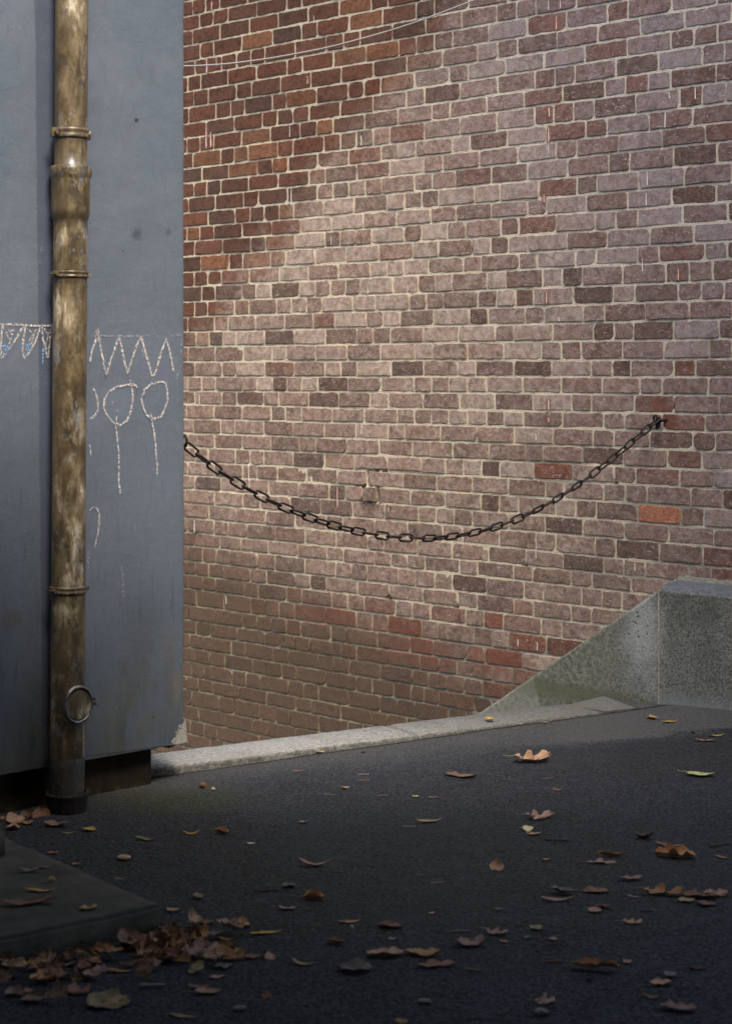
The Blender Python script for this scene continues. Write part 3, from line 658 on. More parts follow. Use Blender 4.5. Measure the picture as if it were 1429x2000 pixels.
e0 = m.add(m.mul(m.sub(o[0], cn0.x), cnn.x), m.mul(m.sub(o[1], cn0.y), cnn.y))                                        # <0 on the viewer's side of the coping
dust = m.map(m.add(e0, m.mul(m.sub(d, .5), .5)), -.5, -.03, 0, .45)
tA, tB = C2(900, 1464), C2(1429, 1431); td = (tB - tA).normalized(); tn = Vector((-td.y, td.x))
strip_edge = m.add(m.add(m.mul(m.sub(o[0], tA.x), tn.x), m.mul(m.sub(o[1], tA.y), tn.y)), m.mul(m.sub(m.noise(2.2, 4, .55, v=m.scale(m.obj, 1, 1, 1, (3, 1, 0))), .5), .5))
dust = m.math('MAXIMUM', dust, m.mul(m.mul(m.map(strip_edge, -.03, .05), m.map(o[0], .15, 1.0)), .62))      # dusty strip beyond a wavy edge, darker on the near side
c = m.mix(m.mul(m.map(strip_edge, .0, -.12), m.mul(m.map(strip_edge, -1.1, -.2), m.map(o[0], .3, 1.2, 0, .35))), c, lin((14, 15, 17)))
c = m.mix(dust, c, m.mix(m.map(g, .3, .7), lin((70, 69, 67)), lin((112, 110, 106))))
moss = m.math('MAXIMUM', m.spot(C2(340, 1562).x, C2(340, 1562).y, .26, .20, .6, m.mul(m.sub(d2, .5), 1.6), 0, 1), m.mul(m.spot(C2(800, 1700).x, C2(800, 1700).y, .9, .7, .7, m.mul(m.sub(d2, .5), 2.2), 0, 1), .55))
c = m.mix(m.mul(moss, m.map(m.noise(70, 5, .7), .44, .62, 0, .85)), c, lin((82, 86, 40)))
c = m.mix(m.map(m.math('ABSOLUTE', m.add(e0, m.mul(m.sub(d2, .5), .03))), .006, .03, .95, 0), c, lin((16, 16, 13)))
m.base(c); m.rough(m.map(g, .3, .7, .78, .98))
m.bump(m.add(m.mul(g, 1.0), m.add(m.mul(sp, -.7), m.mul(d2, 2.0))), 1.0, .010); ASPH = m.m
BLK = .13
sK0, sK1 = bw(1180, 1362, BLK)[0], bw(1429, 1387, BLK)[0]
def rise(x, y):                                       # the paving climbs a little along the foot of the concrete
    d = Vector((x - W0.x, y - W0.y, 0)); s = d.dot(WX); q = -d.dot(WY) - BLK
    f = max(0, 1 - max(0, q) / .9); return (-.016 + .035 * max(-.2, min(1.4, (s - sK0) / (sK1 - sK0)))) * f * f * (1 if s > sK0 - .4 else max(0, 1 - (sK0 - .4 - s) / .3))
def gz(x, y): return rise(x, y) + .006 * noise.noise(Vector((x * 1.5, y * 1.5, 0))) + .0022 * noise.noise(Vector((x * 7, y * 7, 2)))
# one sheet, cut along the coping and along the foot of the concrete block, running far off on the open sides
blk = .13                                             # how far the concrete stands out of the brick wall
def side_pts(v): return (Vector((v[0], v[1])) - cn0).dot(cnn)
bm = bmesh.new()
dist = [0, .02, .05, .1] + [.1 + .06 * k for k in range(1, 100)] + [7, 9, 14, 30, 80, 200]
al = [-120, -40, -15, -8, -5, -3, -2, -1.5] + [-1.2 + .06 * k for k in range(0, 100)] + [5, 6, 9, 15, 40, 120]
grid = []
for a in al:
    row = []
    for q in dist:
        p = cn0 + cd * a - cnn * q
        row.append(bm.verts.new((p.x, p.y, gz(p.x, p.y) * (1 if q < 20 else 0) - (.001 if q == 0 else 0))))
    grid.append(row)
for A_, B_ in zip(grid, grid[1:]):
    for k in range(len(dist) - 1): bm.faces.new((A_[k], A_[k + 1], B_[k + 1], B_[k]))
bmesh.ops.recalc_face_normals(bm, faces=bm.faces[:])
if bm.faces[0].normal.z < 0: bmesh.ops.reverse_faces(bm, faces=bm.faces[:])
struct(put('ground', bm, ASPH, smooth=True))
# filler of asphalt between the end of the coping and the concrete block
bm = bmesh.new(); q0 = cn1 - cd * .01
fK = W0 + WX * sK0 - WY * BLK; fK = Vector((fK.x, fK.y))
w2 = Vector((WX.x, WX.y)); rows = []
for i in range(40):
    t = i / 39; pn = (fK + (q0 - cd * .06 - fK) * min(1, t * 4)) if t < .25 else (q0 - cd * .06) + (cd * 6) * (t - .25) / .75
    pf = fK + w2 * (4.2 * t ** 1.3) + Vector((WY.x, WY.y)) * .02
    rows.append([bm.verts.new((*(pn + (pf - pn) * (k / 12)), 0)) for k in range(13)])
for v in bm.verts: v.co.z = gz(v.co.x, v.co.y) - .002
for A_, B_ in zip(rows, rows[1:]):
    for k in range(12): bm.faces.new((A_[k], A_[k + 1], B_[k + 1], B_[k]))
bmesh.ops.recalc_face_normals(bm, faces=bm.faces[:])
if sum(f.normal.z for f in bm.faces) < 0: bmesh.ops.reverse_faces(bm, faces=bm.faces[:])
struct(put('pavement', bm, ASPH, smooth=True))
# bottom of the stairwell and the steps that go down behind the coping
m = NT('stair_concrete', .9, .2); g = m.noise(60, 5, .7); m.base(m.mix(m.map(g, .3, .7), lin((96, 94, 86)), lin((132, 130, 120)))); m.bump(g, .6, .005); STAIR = m.m
bm = bmesh.new(); p = [cn0 - cd * 9 + cnn * .1, cn1 + cnn * .1, cn1 + cnn * 9, cn0 - cd * 9 + cnn * 9]
bm.faces.new([bm.verts.new((v.x, v.y, -2.0)) for v in p]); struct(put('lower_ground', bm, STAIR))
bm = bmesh.new(); sT = bw(1180, 1362, .13)[0]
for k in range(8):
    s0_, s1_ = sT - .27 * (k + 1), sT - .27 * k + (0 if k else .4)
    box(bm, s0_, s1_, -3.2 + .27 * k * .0, -.02, -2.6, -.52 - .175 * (k + 1))
struct(put('stairs', bm, STAIR, M=BRICK_M))

# coping: granite kerb stones along the edge of the stairwell
m = NT('granite', .85, .3); v = m.scale(m.obj, .55, 1.6, 1); g = m.noise(120, 5, .72, v=v); g2 = m.noise(42, 5, .7, v=v); d = m.noise(4, 5, .6); o = m.xyz()
c = m.mix(m.map(g, .32, .68), lin((108, 107, 102)), lin((188, 186, 180)))
c = m.mix(m.map(g2, .56, .66, 0, .75), c, lin((76, 72, 64))); c = m.mix(m.map(d, .45, .75, 0, .5), c, lin((112, 110, 98)))
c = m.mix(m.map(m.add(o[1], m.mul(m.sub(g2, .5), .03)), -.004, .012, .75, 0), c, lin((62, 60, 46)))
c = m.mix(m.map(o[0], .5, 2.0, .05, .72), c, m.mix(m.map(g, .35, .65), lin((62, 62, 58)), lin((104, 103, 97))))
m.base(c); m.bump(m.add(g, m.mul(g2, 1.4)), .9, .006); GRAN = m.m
CM = Matrix(((cd.x, cnn.x, 0, cn0.x), (cd.y, cnn.y, 0, cn0.y), (0, 0, 1, 0), (0, 0, 0, 1)))
cop = empty('stone_coping', M=CM); tag(cop, 'pale rough granite coping along the edge of the stairwell', 'kerb')
Lc = (cn1 - cn0).length
def stone(x0, x1, wfn, name='coping_stone'):
    bm = bmesh.new(); N = max(6, int((x1 - x0) / .03)); rows = []
    for k in range(N + 1):
        x = x0 + (x1 - x0) * k / N; hh = .026 - .022 * max(0, x / Lc) ** 1.5; wd = wfn(x)
        e = .5 * min(1, min(k, N - k) / 1.0); nn = lambda q: .0022 * noise.noise(Vector((x * 16, q, 3))) + .0012 * noise.noise(Vector((x * 60, q, 5)))
        t = hh - (0.004 if k in (0, N) else 0)
        rows.append([bm.verts.new(q) for q in ((x, .001 + nn(1), -.3), (x, .001 + nn(1), t - .012), (x, .003 + nn(1), t - .004), (x, .010 + nn(2), t + nn(9)), (x, wd * .5, t + .003 + nn(3)), (x, wd - .010, t + nn(4)), (x, wd + nn(5), t - .008), (x, wd, -1.6))])
    for A_, B_ in zip(rows, rows[1:]):
        for k in range(7): bm.faces.new((A_[k], A_[k + 1], B_[k + 1], B_[k]))
    bm.faces.new(rows[0]); bm.faces.new(rows[-1][::-1]); bmesh.ops.recalc_face_normals(bm, faces=bm.faces[:])
    s_ = put(name, bm, GRAN, smooth=True); s_.parent = cop; return s_
def cw(x): return .245
xj = (C2(795, 1436) - cn0).dot(cd)
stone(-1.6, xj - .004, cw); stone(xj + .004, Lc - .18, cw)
# last stone, mitred where it runs into the concrete foot
bm = bmesh.new(); hh = .006
lk = fK - cn0; PK = Vector((lk.dot(cd), lk.dot(cnn)))
P0 = [(Lc - .172, .001, .007), (Lc - .05, .001, .005), (Lc + .005, .006, .003), (PK.x + .004, PK.y + .012, -.0125), (Lc - .172, .245, -.002)]
vb = [bm.verts.new((x, y, -.3)) for x, y, z in P0]; vt = [bm.verts.new((x, y, z + .001)) for x, y, z in P0]
bm.faces.new(vt); bm.faces.new(vb[::-1])
for i in range(5): bm.faces.new((vb[i], vb[(i + 1) % 5], vt[(i + 1) % 5], vt[i]))
bmesh.ops.recalc_face_normals(bm, faces=bm.faces[:]); o_ = put('coping_stone', bm, GRAN); o_.parent = cop

# ------------------------------------------------------------------ concrete plinth wall with raking end
m = NT('weathered_concrete', .9, .2); o = m.xyz(); g = m.noise(120, 5, .8); g2 = m.noise(38, 7, .78); d = m.noise(4.5, 6, .62)
sE = bw(1285, 1260, blk)[0]
c = m.mix(m.map(g, .38, .62), lin((74, 74, 67)), lin((140, 139, 129)))
c = m.mix(m.map(g2, .54, .70, 0, .5), c, lin((158, 158, 148)))
c = m.mix(m.map(d, .45, .7, 0, .5), c, lin((70, 70, 61)))
rs = m.sub(sE, o[0])
c = m.mix(m.mul(m.map(rs, -.01, .01), m.map(m.add(m.mul(rs, 1.0), m.mul(m.sub(g2, .5), .5)), .05, .45, 0, .85)), c, m.mix(m.map(g2, .4, .65), lin((94, 94, 80)), lin((152, 150, 132))))   # greenish lower end
c = m.mix(m.mul(m.spot(sE - .08, .32, .085, .24, .7, m.add(m.mul(m.sub(g2, .5), 2.6), m.mul(m.sub(d, .5), 2.0))), .6), c, m.mix(m.map(g, .3, .7), lin((160, 160, 154)), lin((196, 196, 190))))
pt0 = bw(1045, 1340, .13)
c = m.mix(m.mul(m.map(m.add(m.sub(o[0], pt0[0]), m.mul(m.sub(o[2], pt0[1]), .35)), .006, -.006), m.map(g2, .3, .6, .2, .7)), c, lin((168, 164, 146)))
hole = m.mul(m.map(m.add(m.vor(40), m.mul(m.sub(g2, .5), .4)), .16, .24, 1, 0), m.spot(sE - .12, .29, .09, .17, .5, m.mul(m.sub(d, .5), 2.0)))
c = m.mix(m.mul(hole, .75), c, lin((70, 68, 56)))
c = m.mix(m.mul(m.map(rs, .03, -.01), m.mul(m.map(m.add(o[2], m.mul(m.sub(g2, .5), .14)), .09, .0), .55)), c, lin((142, 146, 146)))
c = m.mix(m.mul(m.mul(m.map(o[2], .035, .0), m.map(o[2], -.09, -.03)), m.mul(m.map(rs, -.05, .1), m.map(g2, .4, .6, 0, .7))), c, lin((88, 90, 44)))
c = m.mix(m.map(o[2], -.02, -.08, 0, .15), c, lin((110, 110, 84)))
m.base(c); m.bump(m.add(g, m.add(m.mul(g2, 1.2), m.mul(hole, -3))), .8, .005); CONC = m.m
m = NT('arris_mortar', .9, .2); g = m.noise(70, 4); m.base(m.mix(m.map(g, .35, .6), lin((130, 122, 104)), lin((176, 166, 144)))); ARR = m.m
m = NT('cap_concrete', .6, .4); g = m.noise(60, 5, .7); m.base(m.mix(m.map(g, .3, .7), lin((70, 73, 76)), lin((104, 108, 113)))); m.bump(g, .4, .004); CAP = m.m
con = empty('concrete_footing', M=BRICK_M); tag(con, 'weathered grey concrete footing with a raking end against the brick wall', 'footing')
fz = bw(1287, 1152, blk)[1]; bz = fz + .042
sA_, zA_ = bw(935, 1392, blk); slope = (fz - zA_) / (sE - sA_)
sL2 = sE - (fz + 1.3) / slope
NQ = 40
bm = bmesh.new()                                      # raking part
def wedge_row(s):
    z = fz - slope * (sE - s); nn = .003 * noise.noise(Vector((s * 12, 0, 4)))
    return [(s, -blk, -1.5), (s, -blk, z - .014 + nn), (s, -blk + .006, z - .004 + nn), (s, -blk + .03, z + .006 + nn), (s, .0, z + .036 + nn)]
rows = [[bm.verts.new(q) for q in wedge_row(sL2 + .15 + (sE - .004 - sL2 - .15) * k / NQ)] for k in range(NQ + 1)]
for A_, B_ in zip(rows, rows[1:]):
    for k in range(4): bm.faces.new((A_[k], A_[k + 1], B_[k + 1], B_[k]))
bm.faces.new(rows[-1]); bmesh.ops.recalc_face_normals(bm, faces=bm.faces[:]); o_ = put('raking_end', bm, CONC, smooth=False); o_.parent = con
bm = bmesh.new(); rows = []                            # straight part
for k in range(NQ + 1):
    s = sE + .004 + (3.4) * k / NQ; n1 = .0018 * noise.noise(Vector((s * 14, 0, 4))) + .0012 * noise.noise(Vector((s * 50, 0, 4)))
    rows.append([bm.verts.new(q) for q in ((s, -blk, -.3), (s, -blk, .05), (s, -blk, fz - .006 + n1), (s, -blk + .004, fz + n1))])
for A_, B_ in zip(rows, rows[1:]):
    for k in range(3): bm.faces.new((A_[k], A_[k + 1], B_[k + 1], B_[k]))
bm.faces.new(rows[0]); bmesh.ops.recalc_face_normals(bm, faces=bm.faces[:]); o_ = put('footing_face', bm, CONC); o_.parent = con
bm = bmesh.new(); rows = []
for k in range(NQ + 1):
    s = sE + .003 + 3.4 * k / NQ; n1 = .0018 * noise.noise(Vector((s * 14, 0, 4))) + .0012 * noise.noise(Vector((s * 50, 0, 4)))
    s2 = s + (.02 if k == 0 else 0)
    rows.append([bm.verts.new(q) for q in ((s, -blk + .003, fz - .003 + n1), (s, -blk + .007, fz + .004 + n1), (s + (.006 if k == 0 else 0), -blk + .055, fz + .026 + n1), (s2, .0, bz))])
for A_, B_ in zip(rows, rows[1:]):
    for k in range(3): bm.faces.new((A_[k], A_[k + 1], B_[k + 1], B_[k]))
bmesh.ops.recalc_face_normals(bm, faces=bm.faces[:]); o_ = put('sloping_cap', bm, CAP, smooth=True); o_.parent = con
bm = bmesh.new()
rows = []
for k in range(30):
    z = -.02 + (fz - .004 + .02) * k / 29; q = .0016 * noise.noise(Vector((0, 1, z * 30))); wd = .0030 * (1 + .5 * noise.noise(Vector((3, 1, z * 14))))
    rows.append([bm.verts.new(v) for v in ((sE - wd + q, -blk + .001, z), (sE - wd * .5 + q, -blk - .003, z), (sE + wd * .5 + q, -blk - .003, z), (sE + wd + q, -blk + .001, z))])
rows.append([bm.verts.new(v) for v in ((sE + .012, -.02, bz - .006), (sE + .013, -.022, bz - .003), (sE + .016, -.022, bz - .003), (sE + .019, -.02, bz - .006))])
for A_, B_ in zip(rows, rows[1:]):
    for k in range(3): bm.faces.new((A_[k], A_[k + 1], B_[k + 1], B_[k]))
bmesh.ops.recalc_face_normals(bm, faces=bm.faces[:]); o_ = put('joint_mortar', bm, ARR); o_.parent = con
# rough mortar fillets where concrete meets brick
bm = bmesh.new(); rows = []
for k in range(70):
    s = sE + .02 + 3.0 * k / 69; h = .014 + .012 * noise.noise(Vector((s * 7, 1, 1))) + .007 * noise.noise(Vector((s * 24, 1, 1)))
    rows.append([bm.verts.new(v) for v in ((s, -.028, bz - .010), (s, -.012, bz + h * .5), (s, -.0035, bz + h))])
for A_, B_ in zip(rows, rows[1:]):
    for k in range(2): bm.faces.new((A_[k], A_[k + 1], B_[k + 1], B_[k]))
bmesh.ops.recalc_face_normals(bm, faces=bm.faces[:])
m = NT('cement_fillet', .95, .1); g = m.noise(80, 5, .7); m.base(m.mix(m.map(g, .3, .7), lin((92, 92, 84)), lin((132, 130, 118)))); m.bump(g, .7, .004); FIL = m.m
o_ = put('mortar_fillet', bm, FIL, smooth=True); o_.parent = con

# ------------------------------------------------------------------ concrete door step, bottom left
m = NT('step_concrete', .92, .2); g = m.noise(70, 5, .7); d = m.noise(6, 6, .65); c = m.mix(m.map(d, .3, .7), lin((66, 65, 58)), lin((90, 88, 79))); c = m.mix(m.map(g, .5, .75, 0, .45), c, lin((96, 94, 84))); m.base(c); m.bump(m.add(g, m.mul(d, 2)), .6, .006); STEP = m.m
hS = .068
c0 = gnd(322, 1768, hS); c0 = Vector((c0.x, c0.y)); ub = -Vector((WX.x, WX.y)); uf = -Vector((GX.x, GX.y))
c1 = gnd(30, 1640, hS); e1 = (Vector((c1.x, c1.y)) - c0).normalized(); c2 = gnd(0, 1833, hS); e2 = (Vector((c2.x, c2.y)) - c0).normalized()
def slab(name, corner, e1, e2, l1, l2, z0, z1, label, bev=.012):
    bm = bmesh.new()
    P = [corner, corner + e1 * l1, corner + e1 * l1 + e2 * l2, corner + e2 * l2]
    vb = [bm.verts.new((p.x, p.y, z0)) for p in P]; vt = [bm.verts.new((p.x, p.y, z1)) for p in P]
    bm.faces.new(vt); bm.faces.new(vb[::-1])
    for i in range(4): bm.faces.new((vb[i], vb[(i + 1) % 4], vt[(i + 1) % 4], vt[i]))
    bmesh.ops.recalc_face_normals(bm, faces=bm.faces[:])
    bmesh.ops.subdivide_edges(bm, edges=[e for e in bm.edges if e.calc_length() > .2], cuts=40, use_grid_fill=True)
    es = [e for e in bm.edges if len(e.link_faces) == 2 and e.calc_face_angle() > .5]
    bmesh.ops.bevel(bm, geom=es, offset=bev, segments=3, affect='EDGES')
    for v in bm.verts:
        q = noise.noise_vector(v.co * 14) * .0035 + noise.noise_vector(v.co * 40) * .0015
        v.co += q
    return tag(put(name, bm, STEP, smooth=True), label, 'step')
slab('door_step', c0, e1, e2, 1.1, 1.6, -.05, hS, 'low dark concrete door step littered with leaves at bottom left')
k0 = gnd(14, 1672, hS); k0 = Vector((k0.x, k0.y))
slab('upper_step', k0, e1, e2, .9, 1.2, hS - .01, hS + .075, 'upper concrete block on the door step, just showing at the left edge')

# ------------------------------------------------------------------ chain, ring bolts, cable
m = NT('rusty_chain', .55, .5); g = m.noise(45, 5, .7); m.base(m.ramp(g, (.3, lin((22, 19, 18))), (.55, lin((36, 30, 28))), (.78, lin((64, 48, 40))))); m.b.inputs['Metallic'].default_value = .35; m.rough(m.map(g, .3, .7, .38, .7)); m.bump(g, .4, .001); CHM = m.m
zL = gw(361, 869, 0)[1]
Lp = G0 + GX * (sR + .028) + GY * .085 + Vector((0, 0, 0))
r_ = ray(362, 868); t_ = Lp.y; Lp = Vector((ray(363, 868).x * (Lp.y), Lp.y, H + r_.z * Lp.y))
sRb, zRb = bw(1285, 822, .055); Rp3 = W0 + WX * sRb - WY * .055; Rp3.z = zRb
trace = [(363,869),(400,900),(445,931),(492,958),(525,976),(560,992),(600,1010),(650,1027),(700,1039),(740,1046),(790,1050.5),(830,1051),(880,1047),(930,1038),(975,1026),(1020,1008),(1060,988),(1100,968),(1132,947),(1165,922),(1200,890),(1225,868),(1250,845),(1285,822)]
dv = Vector((Rp3.x - Lp.x, Rp3.y - Lp.y, 0)); dl = dv.length; dv.normalize(); dn = Vector((-dv.y, dv.x, 0))
def on_chain_plane(px, py):
    r = ray(px, py); t = Vector((Lp.x, Lp.y, 0)).dot(dn) / Vector((r.x, r.y, 0)).dot(dn)
    P = r * t; return Vector((P.x, P.y, P.z + H))
cp = [on_chain_plane(*q) for q in trace]
u_ = [(p - Lp).dot(dv) for p in cp]; z_ = [p.z for p in cp]
# least-squares fit of a smooth quartic sag through the trace, pinned to nothing but the points
import numpy as np
co = np.polyfit(u_, z_, 5); zc = lambda u: float(np.polyval(co, u))
pts = [(u, zc(u)) for u in np.linspace(u_[0], u_[-1], 1500)]
acc_ = [0]
for a, b in zip(pts, pts[1:]): acc_.append(acc_[-1] + math.hypot(b[0] - a[0], b[1] - a[1]))
pitch = .0600; wire = .0043; hw_ = .0140
nl = int(acc_[-1] / pitch)
chain = empty('chain', Lp); tag(chain, 'rusty dark iron link chain sagging across the stairwell', 'chain')
def link_mesh():
    bm = bmesh.new(); P = []
    L2 = half - hw_
    for k in range(11): a = -pi / 2 + pi * k / 10; P.append((L2 + hw_ * cos(a), hw_ * sin(a), 0))
    P.append((0, hw_, 0))
    for k in range(11): a = pi / 2 + pi * k / 10; P.append((-L2 + hw_ * cos(a), hw_ * sin(a), 0))
    P.append((0, -hw_, 0))
    tube(bm, P, wire, 10, closed=True)
    me = bpy.data.meshes.new('chain_link'); bm.to_mesh(me); bm.free(); me.materials.append(CHM); me.shade_smooth(); return me
half = (pitch + 2 * wire - .0008) / 2
LME = link_mesh(); rc = random.Random(5)
rollseq = {}
def at_len(l):
    import bisect
    i = min(max(bisect.bisect(acc_, l), 1), len(pts) - 1)
    f = (l - acc_[i - 1]) / max(1e-9, acc_[i] - acc_[i - 1]); a, b = pts[i - 1], pts[i]
    return a[0] + (b[0] - a[0]) * f, a[1] + (b[1] - a[1]) * f, atan2(b[1] - a[1], b[0] - a[0])
for k in range(nl):
    u, z, sl = at_len((k + .5) * acc_[-1] / nl)
    f = k / nl
    tw = 0.0 + (38 if .16 < f < .34 else 0) + (40 if .44 < f < .62 else 0) + (42 if .66 < f < .80 else 0)
    roll = radians((88 if k % 2 else 4) + (tw if k % 2 == 0 else -tw * .95) * (.5) + rc.uniform(-7, 7))
    X = dv * cos(sl) + Vector((0, 0, 1)) * sin(sl); Y0 = dv * -sin(sl) + Vector((0, 0, 1)) * cos(sl); Z0_ = X.cross(Y0)
    Y = Y0 * cos(roll) + Z0_ * sin(roll); Zv = X.cross(Y)
    P = dv * u; P.z = z - Lp.z
    o_ = bpy.data.objects.new('chain_link', LME); COL.objects.link(o_); o_.parent = chain
    o_.matrix_local = Matrix(((X.x, Y.x, Zv.x, P.x), (X.y, Y.y, Zv.y, P.y), (X.z, Y.z, Zv.z, P.z), (0, 0, 0, 1)))
# ring bolt in the brick wall
rb = empty('ring_bolt', M=BRICK_M); tag(rb, 'rusty ring bolt in the brick wall at the right end of the chain', 'bolt')
sB_, zB_ = bw(1289, 822, .03)
bm = bmesh.new(); tube(bm, [(sB_ + .012, .03, zB_ + .002), (sB_ + .006, -.045, zB_ + .004)], .0085, 10); o_ = put('bolt_shank', bm, CHM, smooth=True); o_.parent = rb
bm = bmesh.new(); tube(bm, [(sB_ + .003 + .006 * sin(t), -.052 + .017 * cos(t) * .6, zB_ - .012 + .022 * sin(t + .3)) for t in [2 * pi * k / 24 for k in range(24)]], .0058, 10, closed=True); o_ = put('bolt_eye', bm, CHM, smooth=True); o_.parent = rb
bm = bmesh.new(); tube(bm, [(sB_ - .008 + .016 * cos(t), -.056 - .006 * cos(t), zB_ + .008 + .016 * sin(t)) for t in [radians(20 + 300 * k / 20) for k in range(21)]], .0050, 10); o_ = put('hook', bm, CHM, smooth=True); o_.parent = rb
rb2 = empty('wall_eye', M=GREY_M); tag(rb2, 'dark iron eye on the edge of the grey wall holding the chain', 'bolt')
lp = GREY_M.inverted() @ Lp
bm = bmesh.new(); tube(bm, [(sR - .03, lp.y, lp.z + .022), (lp.x - .014, lp.y, lp.z + .022)], .007, 10); o_ = put('bolt_shank', bm, CHM, smooth=True); o_.parent = rb2
bm = bmesh.new(); tube(bm, [(lp.x - .006, lp.y + .014 * cos(t), lp.z + .012 + .020 * sin(t)) for t in [2 * pi * k / 24 for k in range(24)]], .0055, 10, closed=True); o_ = put('bolt_eye', bm, CHM, smooth=True); o_.parent = rb2
# thin cable slung in front of the brick wall
m = NT('cable', .5, .4); m.base(lin((176, 172, 162)))
cb = [(300,130),(362,129),(405,127.3),(454,123.5),(519,115),(577,105),(640,92.5),(704,76),(768,57.5),(832,36),(900,10),(940,-6),(1000,-34),(1100,-84),(1250,-170),(1429,-290)]
bm = bmesh.new(); P = []
for px, py in cb:
    s, z = bw(px, py, .09); P.append((s, -.09, z))
def cr(P, n=8):
    Q = []
    for i in range(len(P) - 1):
        p = [Vector(P[max(0, min(len(P) - 1, i + d))]) for d in (-1, 0, 1, 2)]
        for k in range(n):
            t = k / n; Q.append(.5 * ((2 * p[1]) + (p[2] - p[0]) * t + (2 * p[0] - 5 * p[1] + 4 * p[2] - p[3]) * t * t + (3 * p[1] - p[0] - 3 * p[2] + p[3]) * t ** 3))
    return Q + [Vector(P[-1])]
P2 = cr(P); P2.append(Vector((P2[-1].x + .05, .02, P2[-1].z + .03)))
tube(bm, P2, .0042, 8); o_ = put('cable', bm, m.m, M=BRICK_M, smooth=True); tag(o_, 'thin pale cable slung in front of the brick wall at the top', 'cable')

# ------------------------------------------------------------------ unseen masses added around the viewer to shade the yard and wall
m = NT('dark_render', .9, .2); m.base(lin((70, 72, 76)))
# ------------------------------------------------------------------ fallen leaves and litter, each one on its own
m = NT('dry_leaf', .7, .3)
oi = m.n('ShaderNodeObjectInfo'); g = m.noise(55, 5, .65); g2 = m.noise(18, 4, .6); uv = m.xyz(m.n('ShaderNodeUVMap').outputs[0])
sh = m.mix(1.0, oi.outputs['Color'], (.62, .55, .50), 'MULTIPLY')
c = m.mix(m.map(g2, .35, .65), oi.outputs['Color'], sh)
c = m.mix(m.map(g, .56, .70, 0, .6), c, m.mix(1.0, oi.outputs['Color'], (.30, .26, .24), 'MULTIPLY'))
mid = m.map(m.math('ABSOLUTE', m.sub(uv[1], .5)), .0, .035, 1, 0)
vein = m.math('SINE', m.mul(m.add(uv[0], m.mul(m.math('ABSOLUTE', m.sub(uv[1], .5)), -.9)), 42.0))
c = m.mix(m.mul(m.map(vein, .80, 1.0), .28), c, m.mix(1.0, oi.outputs['Color'], (1.5, 1.4, 1.25), 'MULTIPLY'))
c = m.mix(m.mul(mid, .5), c, m.mix(1.0, oi.outputs['Color'], (1.6, 1.5, 1.3), 'MULTIPLY'))
m.base(c); m.bump(m.add(g, m.mul(vein, .15)), .4, .002); m.rough(m.map(g2, .3, .7, .5, .85)); LEAFM = m.m
COLS = {'tan': (184, 149, 119), 'brown': (131, 102, 81), 'dark': (79, 66, 59), 'orange': (178, 132, 92), 'yellow': (187, 156, 81), 'cream': (217, 205, 161), 'green': (175, 182, 126), 'olive': (156, 140, 102), 'pink': (163, 133, 115), 'grey': (124, 114, 105), 'red': (135, 99, 81), 'ochre': (177, 142, 93), 'rust': (150, 108, 80)}
def leaf_bm(kind, L, W, curl, roll, fold, seed):
    r = random.Random(seed); bm = bmesh.new(); uvl = bm.loops.layers.uv.new('UVMap')
    nu, nv = (30 if kind == 'maple' else 18), 10
    pU, pV = r.uniform(0, 9), r.uniform(0, 9)
    def hw(u, sd):
        e = sin(pi * min(1, max(0, u)) ** (.85 if kind != 'strip' else .7)) ** (.75 if kind == 'oval' else .9)
        if kind == 'maple':
            lob = .34 + .66 * max(0, cos(2 * pi * (u * 2.6 - .30 + .12 * sd))) ** .8 + .16 * ((u * 13 + .3 * sd) % 1)
            e = max(.05, sin(pi * u) ** .5) * lob * (1 - .25 * max(0, u - .6))
        elif kind == 'frag':
            e = (sin(pi * u) ** .35) * (.72 + .38 * noise.noise(Vector((u * 5, sd * 3 + pU, 1))) + .16 * noise.noise(Vector((u * 17, sd * 2, pV))))
        elif kind == 'torn':
            e = (sin(pi * u) ** .3) * (.8 + .3 * noise.noise(Vector((u * 6, sd * 3 + pU, 1)))) * (.55 + .45 * min(1, abs(u - .45) * 9)) 
        else: e *= 1 + .16 * noise.noise(Vector((u * 6, sd * 4 + pU, 2)))
        return max(.0, e)
    rows = []
    for i in range(nu + 1):
        u = i / nu; row = []
        for j in range(nv + 1):
            v = j / nv * 2 - 1; sd = 1 if v >= 0 else -1
            y = v * hw(u, sd) * W * .5
            x = (u - .5) * L + (abs(v) * L * .10 * sin(2 * pi * u * 2.6) if kind == 'maple' else 0)
            if roll > .05:
                R = W * .5 / roll; a = y / R; yy = R * sin(a); z = R * (1 - cos(a))
            else: yy = y; z = 0
            z += fold * abs(y)
            z += curl * L * ((2 * u - 1) ** 2) * .5
            z += W * .10 * noise.noise(Vector((u * 3 + pU, v * 1.6, pV))) + W * .05 * noise.noise(Vector((u * 8, v * 4 + pU, pV)))
            yy += .10 * L * noise.noise(Vector((u * 2.2, pU, 0)))
            row.append(bm.verts.new((x, yy, z)))
        rows.append(row)
    for i in range(nu):
        for j in range(nv):
            f = bm.faces.new((rows[i][j], rows[i + 1][j], rows[i + 1][j + 1], rows[i][j + 1]))
            for l, (a, b) in zip(f.loops, ((i, j), (i + 1, j), (i + 1, j + 1), (i, j + 1))): l[uvl].uv = (a / nu, b / nv)
    if kind in ('maple', 'oval') and L > .03:
        p0 = rows[0][nv // 2].co.copy(); k = r.uniform(.25, .45) * L
        tube(bm, [p0 + Vector((L * .03, 0, 0)), p0 + Vector((-k * .5, r.uniform(-.1, .1) * k, .0)), p0 + Vector((-k, r.uniform(-.3, .3) * k, r.uniform(-.1, .2) * k))], [L * .012, L * .009, L * .010], 5)
    zs = min(v.co.z for v in bm.verts)
    for v in bm.verts: v.co.z -= zs
    return bm
